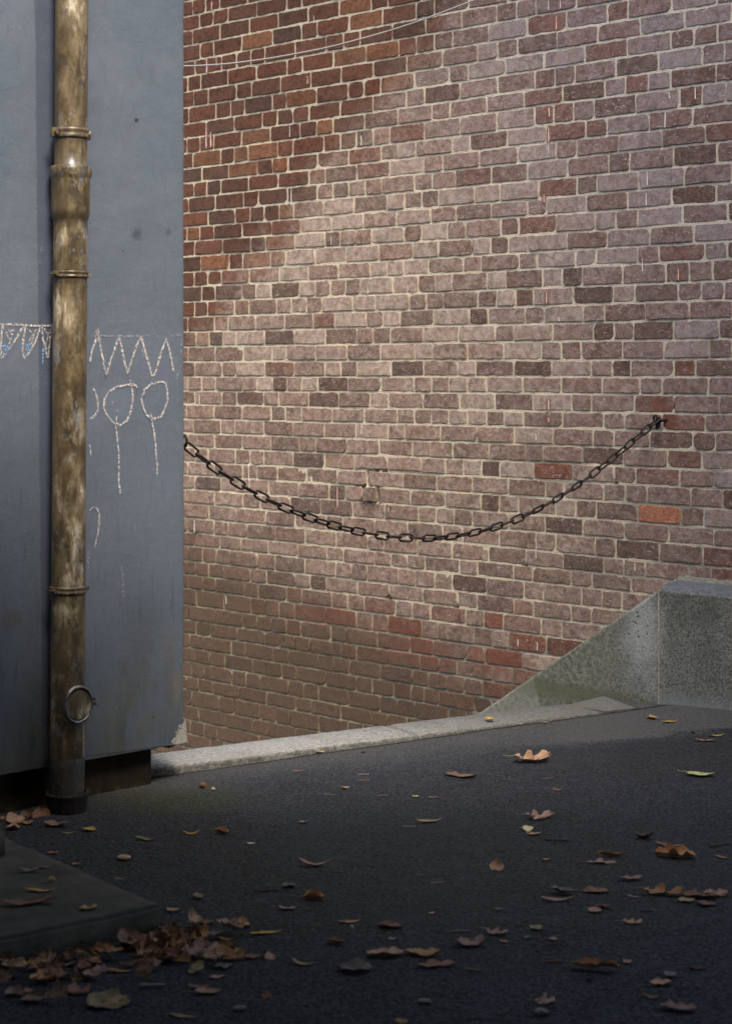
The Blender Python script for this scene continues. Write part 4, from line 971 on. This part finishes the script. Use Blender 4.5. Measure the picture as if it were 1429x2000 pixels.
def twig_bm(L, rad, seed):
    r = random.Random(seed); bm = bmesh.new(); n = 7
    tube(bm, [(((k / (n - 1)) - .5) * L, .06 * L * noise.noise(Vector((k * .6, seed, 0))), rad + .02 * L * (1 + noise.noise(Vector((k * .7, 3, seed))))) for k in range(n)], [rad * (.7 + .5 * r.random()) for _ in range(n)], 6)
    return bm
def surface_z(p, on): return hS if on == 'step' else (.022 if on == 'coping' else gz(p.x, p.y))
NAMES = {'twig': 'twig', 'pebble': 'pebble', 'nut': 'nut', 'cone': 'seed_pod', 'chip': 'litter_chip'}
def litter(px, py, wpx, hpx, kind, col, label, curl=.25, roll=.3, fold=.15, rot=None, tilt=0.0, on='ground', group=None, lift=0.0, seed=None):
    seed = seed if seed is not None else int(px * 7 + py * 13); r = random.Random(seed)
    p = gnd(px, py + hpx * .25, hS if on == 'step' else (.02 if on == 'coping' else 0))
    V = F / p.y; L = wpx / V; sinA = H / math.hypot(H, p.y)
    W = min(L * 1.0, max(L * .16, hpx / V / sinA * .62)) if kind != 'strip' else max(.004, min(L * .30, hpx / V / sinA * .5))
    nm = NAMES.get(kind, 'leaf')
    if kind == 'twig': bm = twig_bm(L, max(.0018, hpx / V * .28), seed)
    elif kind in ('pebble', 'nut', 'cone', 'chip'):
        bm = bmesh.new(); bmesh.ops.create_icosphere(bm, subdivisions=3, radius=.5)
        for v in bm.verts:
            q = 1 + (.10 if kind != 'chip' else .3) * noise.noise(v.co * (4 if kind != 'cone' else 16) + Vector((seed, 0, 0)))
            v.co = Vector((v.co.x * L * q, v.co.y * L * .8 * q, (v.co.z + .45) * (hpx / V) * q))
    else: bm = leaf_bm(kind, L, W, curl, roll, fold, seed)
    o_ = put(nm, bm, LEAFM, smooth=True)
    o_.rotation_euler = (radians(tilt), 0, radians(rot if rot is not None else r.uniform(-28, 28)))
    o_.location = (p.x, p.y, surface_z(p, on) + .0015 + lift)
    j = r.uniform(.9, 1.1); o_.color = (*lin(tuple(min(255, q * j) for q in COLS[col])), 1)
    cat = {'leaf': 'leaf', 'twig': 'twig', 'pebble': 'pebble', 'nut': 'nut', 'seed_pod': 'seed pod', 'litter_chip': 'litter'}[nm]
    tag(o_, label, cat, group)
    return o_
G1, G2, G3, G4, G5 = 'leaves scattered on the asphalt', 'leaves on the door step', 'leaves heaped below the door step', 'leaves gathered beside the drainpipe', 'twigs scattered on the asphalt'
Lf = litter
# along the coping and on the far asphalt
Lf(957,1406,22,6,'oval','yellow','yellow leaf lying on top of the pale stone coping',on='coping',group=G1)
Lf(1014,1415,9,6,'oval','cream','tiny pale yellow leaf where the asphalt meets the coping',group=G1)
Lf(1065,1413,11,4,'chip','grey','small flat grey chip on the asphalt below the coping',group=None)
Lf(625,1470,17,5,'frag','yellow','bright yellow leaf scrap at the foot of the coping',group=G1)
Lf(709,1469,12,6,'frag','dark','black crumpled leaf scrap close to the coping joint',group=G1,roll=1.2)
Lf(1307,1413,36,5,'strip','yellow','long yellow leaf lying in front of the concrete footing',group=G1)
Lf(1272,1405,24,8,'frag','ochre','ragged yellow brown leaf nearest to the concrete footing',group=G1,roll=.8)
Lf(1353,1433,12,11,'frag','dark','dark upright curled leaf between two yellow leaves at right',group=G1,roll=1.4,curl=.8)
Lf(1399,1440,34,5,'strip','yellow','thin yellow leaf near the right edge, in the dark band of asphalt',group=G1)
Lf(1376,1449,36,6,'frag','brown','dull brown leaf just below the thin yellow leaf at right',group=G1)
Lf(1038,1484,72,22,'maple','tan','large pale tan lobed leaf standing out alone on the far asphalt',curl=.35,fold=.25,roll=.2,rot=8,group=G1)
Lf(899,1515,66,10,'torn','brown','torn flat brown leaf with ragged ends, left of the large tan leaf',curl=.1,roll=.2,group=G1)
Lf(1366,1514,56,10,'oval','green','pale green pointed leaf near the right edge',curl=.2,roll=.3,rot=-6,group=G1)
Lf(812,1556,14,7,'frag','green','tiny pale green leaf scrap in the middle of the asphalt',group=G1)
Lf(838,1604,52,9,'strip','olive','narrow olive leaf lying level on the middle asphalt',rot=8,group=G1)
Lf(1052,1594,58,20,'maple','pink','reddish tan lobed leaf above a small cream one',curl=.3,roll=.4,group=G1)
Lf(1030,1618,22,16,'oval','cream','small cream yellow leaf below the reddish tan lobed leaf',curl=.5,tilt=20,group=G1)
Lf(1041,1628,30,9,'frag','tan','tan leaf scrap touching the small cream yellow leaf',group=G1)
Lf(1070,1522,28,5,'twig','brown','short brown twig below the large tan lobed leaf',group=G5)
Lf(1088,1542,20,5,'frag','red','small red brown scrap of leaf below a short twig',group=G1)
Lf(845,1558,20,6,'frag','brown','small brown leaf scrap right of the tiny pale green one',group=G1)
Lf(746,1555,22,4,'twig','brown','thin brown twig left of the tiny pale green scrap',group=G5)
Lf(799,1616,28,5,'twig','olive','pale stalk lying left of the narrow olive leaf',rot=-12,group=G5)
Lf(709,1514,25,4,'twig','pink','upper of two pale parallel twigs below the coping joint',rot=6,group=G5)
Lf(711,1525,24,4,'twig','brown','lower of two pale parallel twigs below the coping joint',rot=5,group=G5)
Lf(674,1538,18,7,'frag','tan','small notched tan leaf left below the two parallel twigs',group=G1)
Lf(583,1507,22,5,'frag','red','small reddish leaf scrap below the left half of the coping',group=G1)
Lf(643,1553,20,4,'twig','brown','thin twig slanting left of the small notched tan leaf',rot=-16,group=G5)
Lf(396,1537,14,12,'nut','rust','round brown nut on mossy asphalt in front of the coping')
Lf(416,1543,8,6,'chip','cream','white chip lying beside the round brown nut')
Lf(592,1605,18,9,'frag','pink','small pinkish curled leaf alone left of centre',roll=1.0,group=G1)
Lf(490,1646,15,6,'frag','cream','tiny pale leaf scrap below the small pinkish one',group=G1)
Lf(374,1627,36,9,'strip','yellow','thin yellow leaf bent like a bow, left of a curled brown leaf',curl=.5,group=G1)
Lf(434,1625,28,17,'oval','rust','curled rust brown leaf right of the thin bowed leaf',curl=.5,roll=1.5,group=G1)
Lf(284,1640,46,9,'strip','olive','bent olive leaf with a thin tail, in the dark shade by the step',curl=.2,group=G1)
Lf(242,1678,29,10,'cone','tan','oval tan seed pod on the dark asphalt')
Lf(616,1690,66,10,'strip','pink','long pinkish leaf curling up at both ends',curl=.5,roll=.8,rot=2,group=G1)
Lf(661,1704,24,5,'twig','brown','brown twig right of the long curled pinkish leaf',group=G5)
Lf(565,1732,28,15,'oval','grey','grey brown leaf tilted up beside a long dark twig',curl=.4,roll=.9,rot=24,group=G1)
Lf(521,1744,52,7,'twig','dark','long dark twig reaching to the tilted grey brown leaf',rot=8,group=G5)
Lf(613,1755,42,18,'oval','orange','orange brown curled leaf in the middle of the shade',curl=.3,roll=1.7,rot=-8,group=G1)
Lf(562,1776,34,12,'frag','pink','flat pink brown leaf scrap below left of the orange curled leaf',group=G1)
Lf(385,1755,24,13,'frag','olive','small olive leaf folded like an open book',fold=.8,roll=.1,group=G1)
Lf(339,1777,27,14,'frag','tan','tan leaf scrap beside the right corner of the door step',group=G1)
Lf(468,1806,48,17,'oval','ochre','pointed ochre leaf right of the heap below the step',curl=.2,roll=.9,rot=-24,group=G1)
Lf(520,1823,64,9,'strip','yellow','long yellow leaf with a fine tail, right of the heap',curl=.15,group=G1)
Lf(528,1867,23,22,'oval','pink','round pink brown leaf at the right tip of the heap',curl=.2,tilt=25,group=G1)
Lf(493,1869,32,14,'frag','red','dark red leaf next to the round pink brown leaf',roll=.8,group=G1)
Lf(594,1884,50,9,'strip','olive','thin olive leaf curved like a smile, right of the heap',curl=.45,roll=.2,group=G1)
Lf(521,1939,21,23,'oval','rust','small rust coloured oval leaf low in the foreground',tilt=25,group=G1)
Lf(468,1971,26,7,'chip','grey','blurred grey chip low in the foreground')
Lf(357,1985,60,10,'strip','olive','long olive strip of leaf near the bottom edge',curl=.1,group=G1)
# middle foreground
Lf(683,1802,45,10,'strip','ochre','narrow ochre leaf above a white pebble',rot=12,group=G1)
Lf(687,1814,7,7,'pebble','cream','single white pebble under a narrow ochre leaf')
Lf(762,1808,53,17,'oval','brown','dull brown oval leaf right of the white pebble',curl=.1,roll=.3,rot=-4,group=G1)
Lf(767,1833,19,15,'oval','grey','small round grey leaf below the dull brown oval leaf',group=G1)
Lf(752,1862,74,27,'frag','tan','left half of the big torn tan leaf pair in the foreground',curl=.15,roll=.5,rot=4,group=G1)
Lf(826,1861,68,25,'frag','ochre','squarish ochre tan leaf joining the torn tan leaf on its right',curl=.15,roll=.3,rot=-3,group=G1)
Lf(693,1888,68,29,'oval','grey','grey brown oval leaf with a stalk, left of the torn tan pair',curl=.1,roll=.3,rot=176,group=G1)
Lf(853,1883,74,20,'frag','red','maroon leaf tucked under the squarish ochre leaf',curl=.1,roll=.5,rot=8,group=G1)
Lf(917,1840,58,31,'frag','pink','broad pinkish brown leaf bent in the middle, right of the torn pair',curl=.45,roll=.3,rot=12,group=G1)
Lf(967,1823,48,19,'maple','pink','small lobed pinkish leaf right of the broad bent one',curl=.3,rot=-18,group=G1)
Lf(984,1839,18,13,'frag','tan','tiny tan scrap under the small lobed pinkish leaf',group=G1)
Lf(898,1823,38,7,'twig','grey','grey twig behind the broad bent leaf',rot=7,group=G5)
Lf(656,1841,36,15,'frag','red','red brown curled leaf left of centre in the foreground',roll=1.6,group=G1)
Lf(842,1783,14,11,'frag','tan','tiny triangular tan scrap in open asphalt',group=G1)
Lf(972,1778,18,8,'frag','grey','small grey leaf scrap in open asphalt right of centre',group=G1)
Lf(829,1956,25,8,'chip','grey','blurred grey tan chip below the maroon leaf')
Lf(784,1992,30,14,'oval','ochre','blurred ochre leaf cut by the bottom edge',rot=-30,group=G1)
Lf(924,1896,36,7,'twig','brown','brown twig below the broad bent leaf',group=G5)
Lf(855,1724,27,4,'twig','pink','pale twig in the middle of the asphalt, above the open patch',group=G5)
Lf(972,1690,30,22,'oval','tan','tan leaf standing up on edge right of centre',tilt=40,curl=.5,roll=.6,rot=-25,group=G1)
# right foreground
Lf(1087,1641,50,8,'twig','dark','long dark twig right of the small cream yellow leaf',rot=-10,group=G5)
Lf(1257,1634,40,20,'frag','dark','crumpled dark grey brown leaf',curl=.6,roll=1.2,fold=.4,group=G1)
Lf(1318,1668,78,25,'frag','orange','large golden orange rolled leaf with a pale tip at right',curl=.15,roll=1.9,rot=172,group=G1)
Lf(1308,1652,60,9,'frag','red','flat red brown leaf behind the large golden rolled leaf',group=G1)
Lf(1402,1654,44,8,'twig','dark','dark crooked twig at the right edge',group=G5)
Lf(1195,1671,64,11,'strip','rust','rust brown rolled leaf lying behind a lacy tan one',roll=1.8,rot=5,group=G1)
Lf(1174,1683,58,13,'maple','pink','lacy tan leaf in front of the rust brown rolled leaf',curl=.1,roll=.2,rot=4,group=G1)
Lf(1066,1677,17,8,'frag','tan','tiny tan scrap left of the lacy tan leaf',group=G1)
Lf(1411,1676,30,6,'strip','ochre','thin ochre leaf at the right edge under the crooked twig',group=G1)
Lf(1231,1716,48,12,'frag','pink','triangular pink brown leaf below the rust brown rolled one',rot=10,roll=.6,group=G1)
Lf(1100,1742,50,18,'frag','grey','upper blade of a folded grey brown leaf',rot=-24,roll=.7,group=G1)
Lf(1088,1758,66,10,'strip','pink','lower blade of a folded grey brown leaf, lying level',rot=5,group=G1)
Lf(1164,1739,52,15,'oval','brown','flat dull brown leaf right of the folded grey brown pair',curl=.05,roll=.2,group=G1)
Lf(1292,1744,84,22,'maple','orange','orange leaf with curling tips, right foreground',curl=.25,roll=1.1,rot=-4,group=G1)
Lf(1237,1752,28,8,'strip','pink','pale pointed leaf tip left of the orange leaf with curling tips',group=G1)
Lf(1362,1748,70,22,'frag','brown','long olive brown leaf overlapping another at the right',rot=-25,curl=.1,roll=.5,group=G1)
Lf(1396,1744,52,24,'frag','pink','pink brown fan shaped leaf at the right edge',rot=8,curl=.2,roll=.3,group=G1)
Lf(1378,1765,38,14,'oval','red','small maroon leaf under the overlapping pair at right',group=G1)
Lf(1339,1759,34,12,'oval','olive','olive yellow leaf beside the overlapping pair at right',rot=12,group=G1)
Lf(1161,1781,28,13,'oval','pink','left wing of a dark V shaped leaf pair',rot=-22,group=G1)
Lf(1178,1775,34,10,'frag','red','right wing of a dark V shaped leaf pair',rot=8,roll=.9,group=G1)
Lf(1234,1804,38,14,'maple','tan','tan lobed leaf scrap alone in the right foreground',rot=-10,group=G1)
Lf(1262,1782,26,6,'twig','dark','short dark twig with a bead beside it, right foreground',rot=-12,group=G5)
Lf(1047,1815,27,16,'oval','olive','olive tan leaf tilted up, above a smaller pink one',rot=35,curl=.3,group=G1)
Lf(1029,1832,14,12,'oval','pink','small pink leaf touching the tilted olive tan leaf',rot=50,group=G1)
Lf(1080,1837,19,9,'oval','pink','small pink pointed leaf right of the tilted olive tan pair',rot=-28,group=G1)
Lf(1083,1848,25,6,'twig','dark','dark twig under the small pink pointed leaf',group=G5)
Lf(1049,1858,12,10,'frag','dark','tiny dark crumb of leaf in the right foreground',roll=1,group=G1)
Lf(1081,1879,35,8,'twig','red','red brown stick left above the big rolled leaf',rot=4,group=G5)
Lf(1161,1889,98,27,'frag','orange','big rolled orange brown leaf, largest in the right foreground',curl=.12,roll=2.0,rot=-9,lift=.004,group=G1)
Lf(1151,1911,20,16,'frag','dark','dark crumpled scrap just below the big rolled leaf',roll=1.3,curl=.5,group=G1)
Lf(1225,1878,20,14,'oval','tan','small tan oval leaf right of the big rolled leaf',rot=25,group=G1)
Lf(1289,1916,44,20,'frag','tan','ragged tan leaf with a grey one behind it',rot=6,roll=.6,group=G1)
Lf(1309,1902,28,17,'oval','grey','grey leaf behind the ragged tan leaf',rot=35,group=G1)
Lf(1360,1890,30,11,'frag','dark','dark brown flat leaf right of the ragged tan leaf',group=G1)
Lf(1063,1950,42,28,'maple','pink','pink tan shield shaped leaf near the bottom',rot=-5,tilt=14,curl=.1,roll=.2,group=G1)
Lf(1270,1944,38,10,'frag','brown','dim brown leaf scrap above the broad pink brown leaf',group=G1)
Lf(1323,1964,72,26,'frag','pink','broad pink brown leaf near the bottom right corner',rot=-6,curl=.1,roll=.4,group=G1)
Lf(1057,1977,26,12,'chip','grey','grey stone chip below the shield shaped leaf')
# on the door step
Lf(57,1701,40,12,'frag','grey','grey brown wavy leaf at the back of the door step',on='step',roll=.9,group=G2)
Lf(87,1694,24,8,'frag','brown','small brown leaf behind the grey wavy leaf on the step',on='step',group=G2)
Lf(83,1724,13,6,'frag','rust','small rust scrap in the middle of the door step',on='step',group=G2)
Lf(80,1740,64,9,'strip','yellow','long yellow leaf across the door step',on='step',rot=6,group=G2)
Lf(57,1764,104,18,'frag','red','long dark red brown leaf in front of the yellow one on the step',on='step',rot=7,roll=.5,group=G2)
Lf(101,1769,14,15,'nut','olive','olive bud at the tip of the dark red brown leaf on the step')
bpy.data.objects['nut.001'].location.z = hS
Lf(173,1773,34,15,'frag','ochre','ochre lobed leaf near the front edge of the door step',on='step',rot=20,group=G2)
# behind the step, beside the pipe
Lf(104,1666,24,8,'frag','rust','rust brown leaf half hidden behind the back edge of the step',group=G4)
Lf(148,1688,16,7,'frag','orange','orange scrap peeping from behind the step edge',group=G4)
Lf(235,1716,24,8,'strip','olive','olive stalk leaning by the long edge of the step',rot=14,group=G4)
Lf(79,1587,38,26,'frag','rust','upright rust orange leaf against the plinth left of the pipe',tilt=50,curl=.4,roll=.6,group=G4)
Lf(52,1590,24,18,'frag','brown','brown leaf behind the upright rust leaf by the plinth',tilt=40,roll=.5,group=G4)
Lf(30,1601,38,18,'oval','tan','tan pointed leaf near the left edge below the plinth',tilt=20,curl=.3,rot=25,group=G4)
Lf(27,1617,27,10,'oval','tan','pale tan rolled leaf, lowest at the left edge by the plinth',roll=1.2,group=G4)
Lf(54,1608,26,14,'frag','ochre','ochre leaf between the tan ones and the pipe socket',curl=.4,group=G4)
Lf(6,1597,22,16,'frag','brown','brown leaf cut by the left edge below the plinth',curl=.4,group=G4)
Lf(109,1611,48,14,'frag','brown','brown broad leaf in front of the iron socket',rot=-6,roll=.5,curl=.3,group=G4)
Lf(176,1620,26,13,'oval','yellow','golden yellow leaf right of the iron socket',rot=-28,roll=.5,group=G4)
Lf(134,1627,28,7,'strip','olive','thin olive leaf in front of the iron socket',rot=10,group=G4)
# the heap below the step
Lf(34,1873,38,40,'frag','rust','upright rust brown leaf at the left end of the heap',tilt=60,roll=.5,curl=.3,group=G3)
Lf(89,1880,50,52,'maple','orange','big upright orange leaf against the front of the step',tilt=60,roll=.4,curl=.2,group=G3)
Lf(8,1905,40,36,'frag','red','dark red leaf cut by the left edge in the heap',tilt=35,group=G3)
Lf(30,1940,40,22,'frag','pink','pink brown curled leaf low in the left heap',roll=1.2,tilt=15,group=G3)
Lf(195,1890,32,28,'frag','pink','pale pink blade leaning left of the ochre leaf in the heap',tilt=35,rot=25,group=G3)
Lf(298,1868,46,50,'frag','ochre','upright folded ochre leaf in the middle of the heap',tilt=58,fold=.5,roll=.2,curl=.2,group=G3)
Lf(255,1845,50,36,'frag','brown','dark brown leaf leaning on the step behind the ochre one',tilt=50,rot=30,group=G3)
Lf(332,1850,48,22,'frag','pink','pinkish folded leaf right of the upright ochre leaf',tilt=25,fold=.4,group=G3)
Lf(392,1866,78,30,'maple','pink','large pink brown lobed leaf at the right of the heap',tilt=20,curl=.2,roll=.3,rot=10,group=G3,lift=.012)
Lf(387,1890,36,36,'oval','olive','olive spotted oval leaf hanging in front of the large lobed one',tilt=35,rot=-55,group=G3,lift=.008)
Lf(437,1887,36,16,'frag','grey','grey leaf at the right foot of the heap',rot=16,roll=.5,group=G3)
Lf(423,1907,30,11,'frag','pink','pale pink scrap below the grey leaf of the heap',group=G3)
Lf(461,1857,32,16,'frag','yellow','yellow green leaf at the right tip of the heap',rot=-20,group=G3)
Lf(405,1937,52,15,'oval','tan','tan pointed leaf in front of the heap',rot=10,roll=.5,group=G3)
Lf(388,1926,42,16,'frag','brown','brown leaf behind the tan pointed one in front of the heap',group=G3)
Lf(212,1953,86,40,'frag','olive','large dark olive leaf lying in front of the heap',tilt=18,curl=.1,roll=.3,rot=5,group=G3)
Lf(297,1928,50,14,'twig','grey','grey tan forked stalk in front of the heap',group=G3)
Lf(65,1955,50,18,'oval','brown','brown pointed leaf at the lower left of the heap',roll=.6,group=G3)
Lf(150,1935,60,26,'frag','red','dull red lobed leaf lying between the orange and olive ones',tilt=10,group=G3)
Lf(235,1897,56,12,'strip','ochre','long ochre leaf lying across the front of the heap',group=G3)
Lf(418,1832,40,14,'frag','grey','grey brown leaf on top of the right end of the heap',roll=.5,group=G3,lift=.01)
Lf(440,1835,36,9,'strip','yellow','yellow sliver under the grey brown leaf at the right of the heap',group=G3)
Lf(405,1803,28,12,'oval','brown','brown leaf just right of the step corner above the heap',group=G3)
rl = random.Random(77)
for k in range(105):
    if k % 5 < 2: px = rl.uniform(0, 215); py = 1900 + rl.gauss(0, 24) - px * .04
    else: px = rl.triangular(215, 500, 330); py = 1858 + rl.gauss(0, 20) - (px - 330) * .05
    edge_ = 1866 - px * .14 if px < 322 else 1806
    py = min(1965, max(py, edge_))
    w_ = rl.uniform(20, 54)
    Lf(px, py, w_, w_ * rl.uniform(.3, .7), rl.choice(['frag', 'oval', 'frag', 'maple', 'strip']), rl.choice(['brown', 'brown', 'red', 'dark', 'tan', 'rust', 'ochre', 'rust', 'pink', 'orange']), 'small dull brown leaf buried among others in the heap below the step',
       curl=rl.uniform(0, .6), roll=rl.uniform(.1, 1.4), fold=rl.uniform(0, .5), tilt=rl.uniform(-10, 60), rot=rl.uniform(-70, 70), group='dull leaves within the heap', lift=rl.uniform(0, .022), seed=900 + k)

m = NT('weed_blade', .6, .3); m.base(lin((96, 122, 48))); WEED = m.m
for px, py, lab in ((320, 1511, 'small green weed at the left end of the coping beside the plinth'), (353, 1505, 'small green weed at the coping foot, a step right of the plinth')):
    g0 = gnd(px, py); bm = bmesh.new(); r = random.Random(px)
    for k in range(5):
        a = r.uniform(0, 6.28); h = r.uniform(.012, .024); dx, dy = cos(a) * h * .5, sin(a) * h * .5
        tube(bm, [(0, 0, 0), (dx * .4, dy * .4, h * .6), (dx, dy, h)], [.0011, .0009, .0003], 5)
    tag(put('weed', bm, WEED), lab, 'weed', 'weeds along the coping').location = (g0.x, g0.y, gz(g0.x, g0.y))
bm = bmesh.new(); box(bm, -9, 9, -7.0, 4.1, 3.35, 3.6); struct(put('shade_canopy', bm, m.m))  # unseen canopy, its edge placed to keep the near asphalt dark
bm = bmesh.new(); box(bm, -9, 9, -7.3, -7.003, -.3, 3.6); struct(put('rear_blocker', bm, m.m))  # unseen, added to cut the sky light reaching the foreground
bm = bmesh.new(); box(bm, 3.7, 9, -7.0, 3.4, 3.603, 11); box(bm, 5.2, 5.5, -7.0, 3.6, -.3, 3.347); struct(put('side_blocker', bm, m.m))  # unseen, added to dim the right of the brick wall and foreground
bm = bmesh.new(); box(bm, -5, .15, 4.103, 4.75, 2.85, 3.0); struct(put('left_blocker', bm, m.m))  # unseen slab added to darken the asphalt at lower left
bm = bmesh.new(); box(bm, S0, S1, -.5, .3, 4.96, 5.1); struct(put('top_blocker', bm, m.m, M=BRICK_M))  # unseen ledge added to darken the top of the brick wall
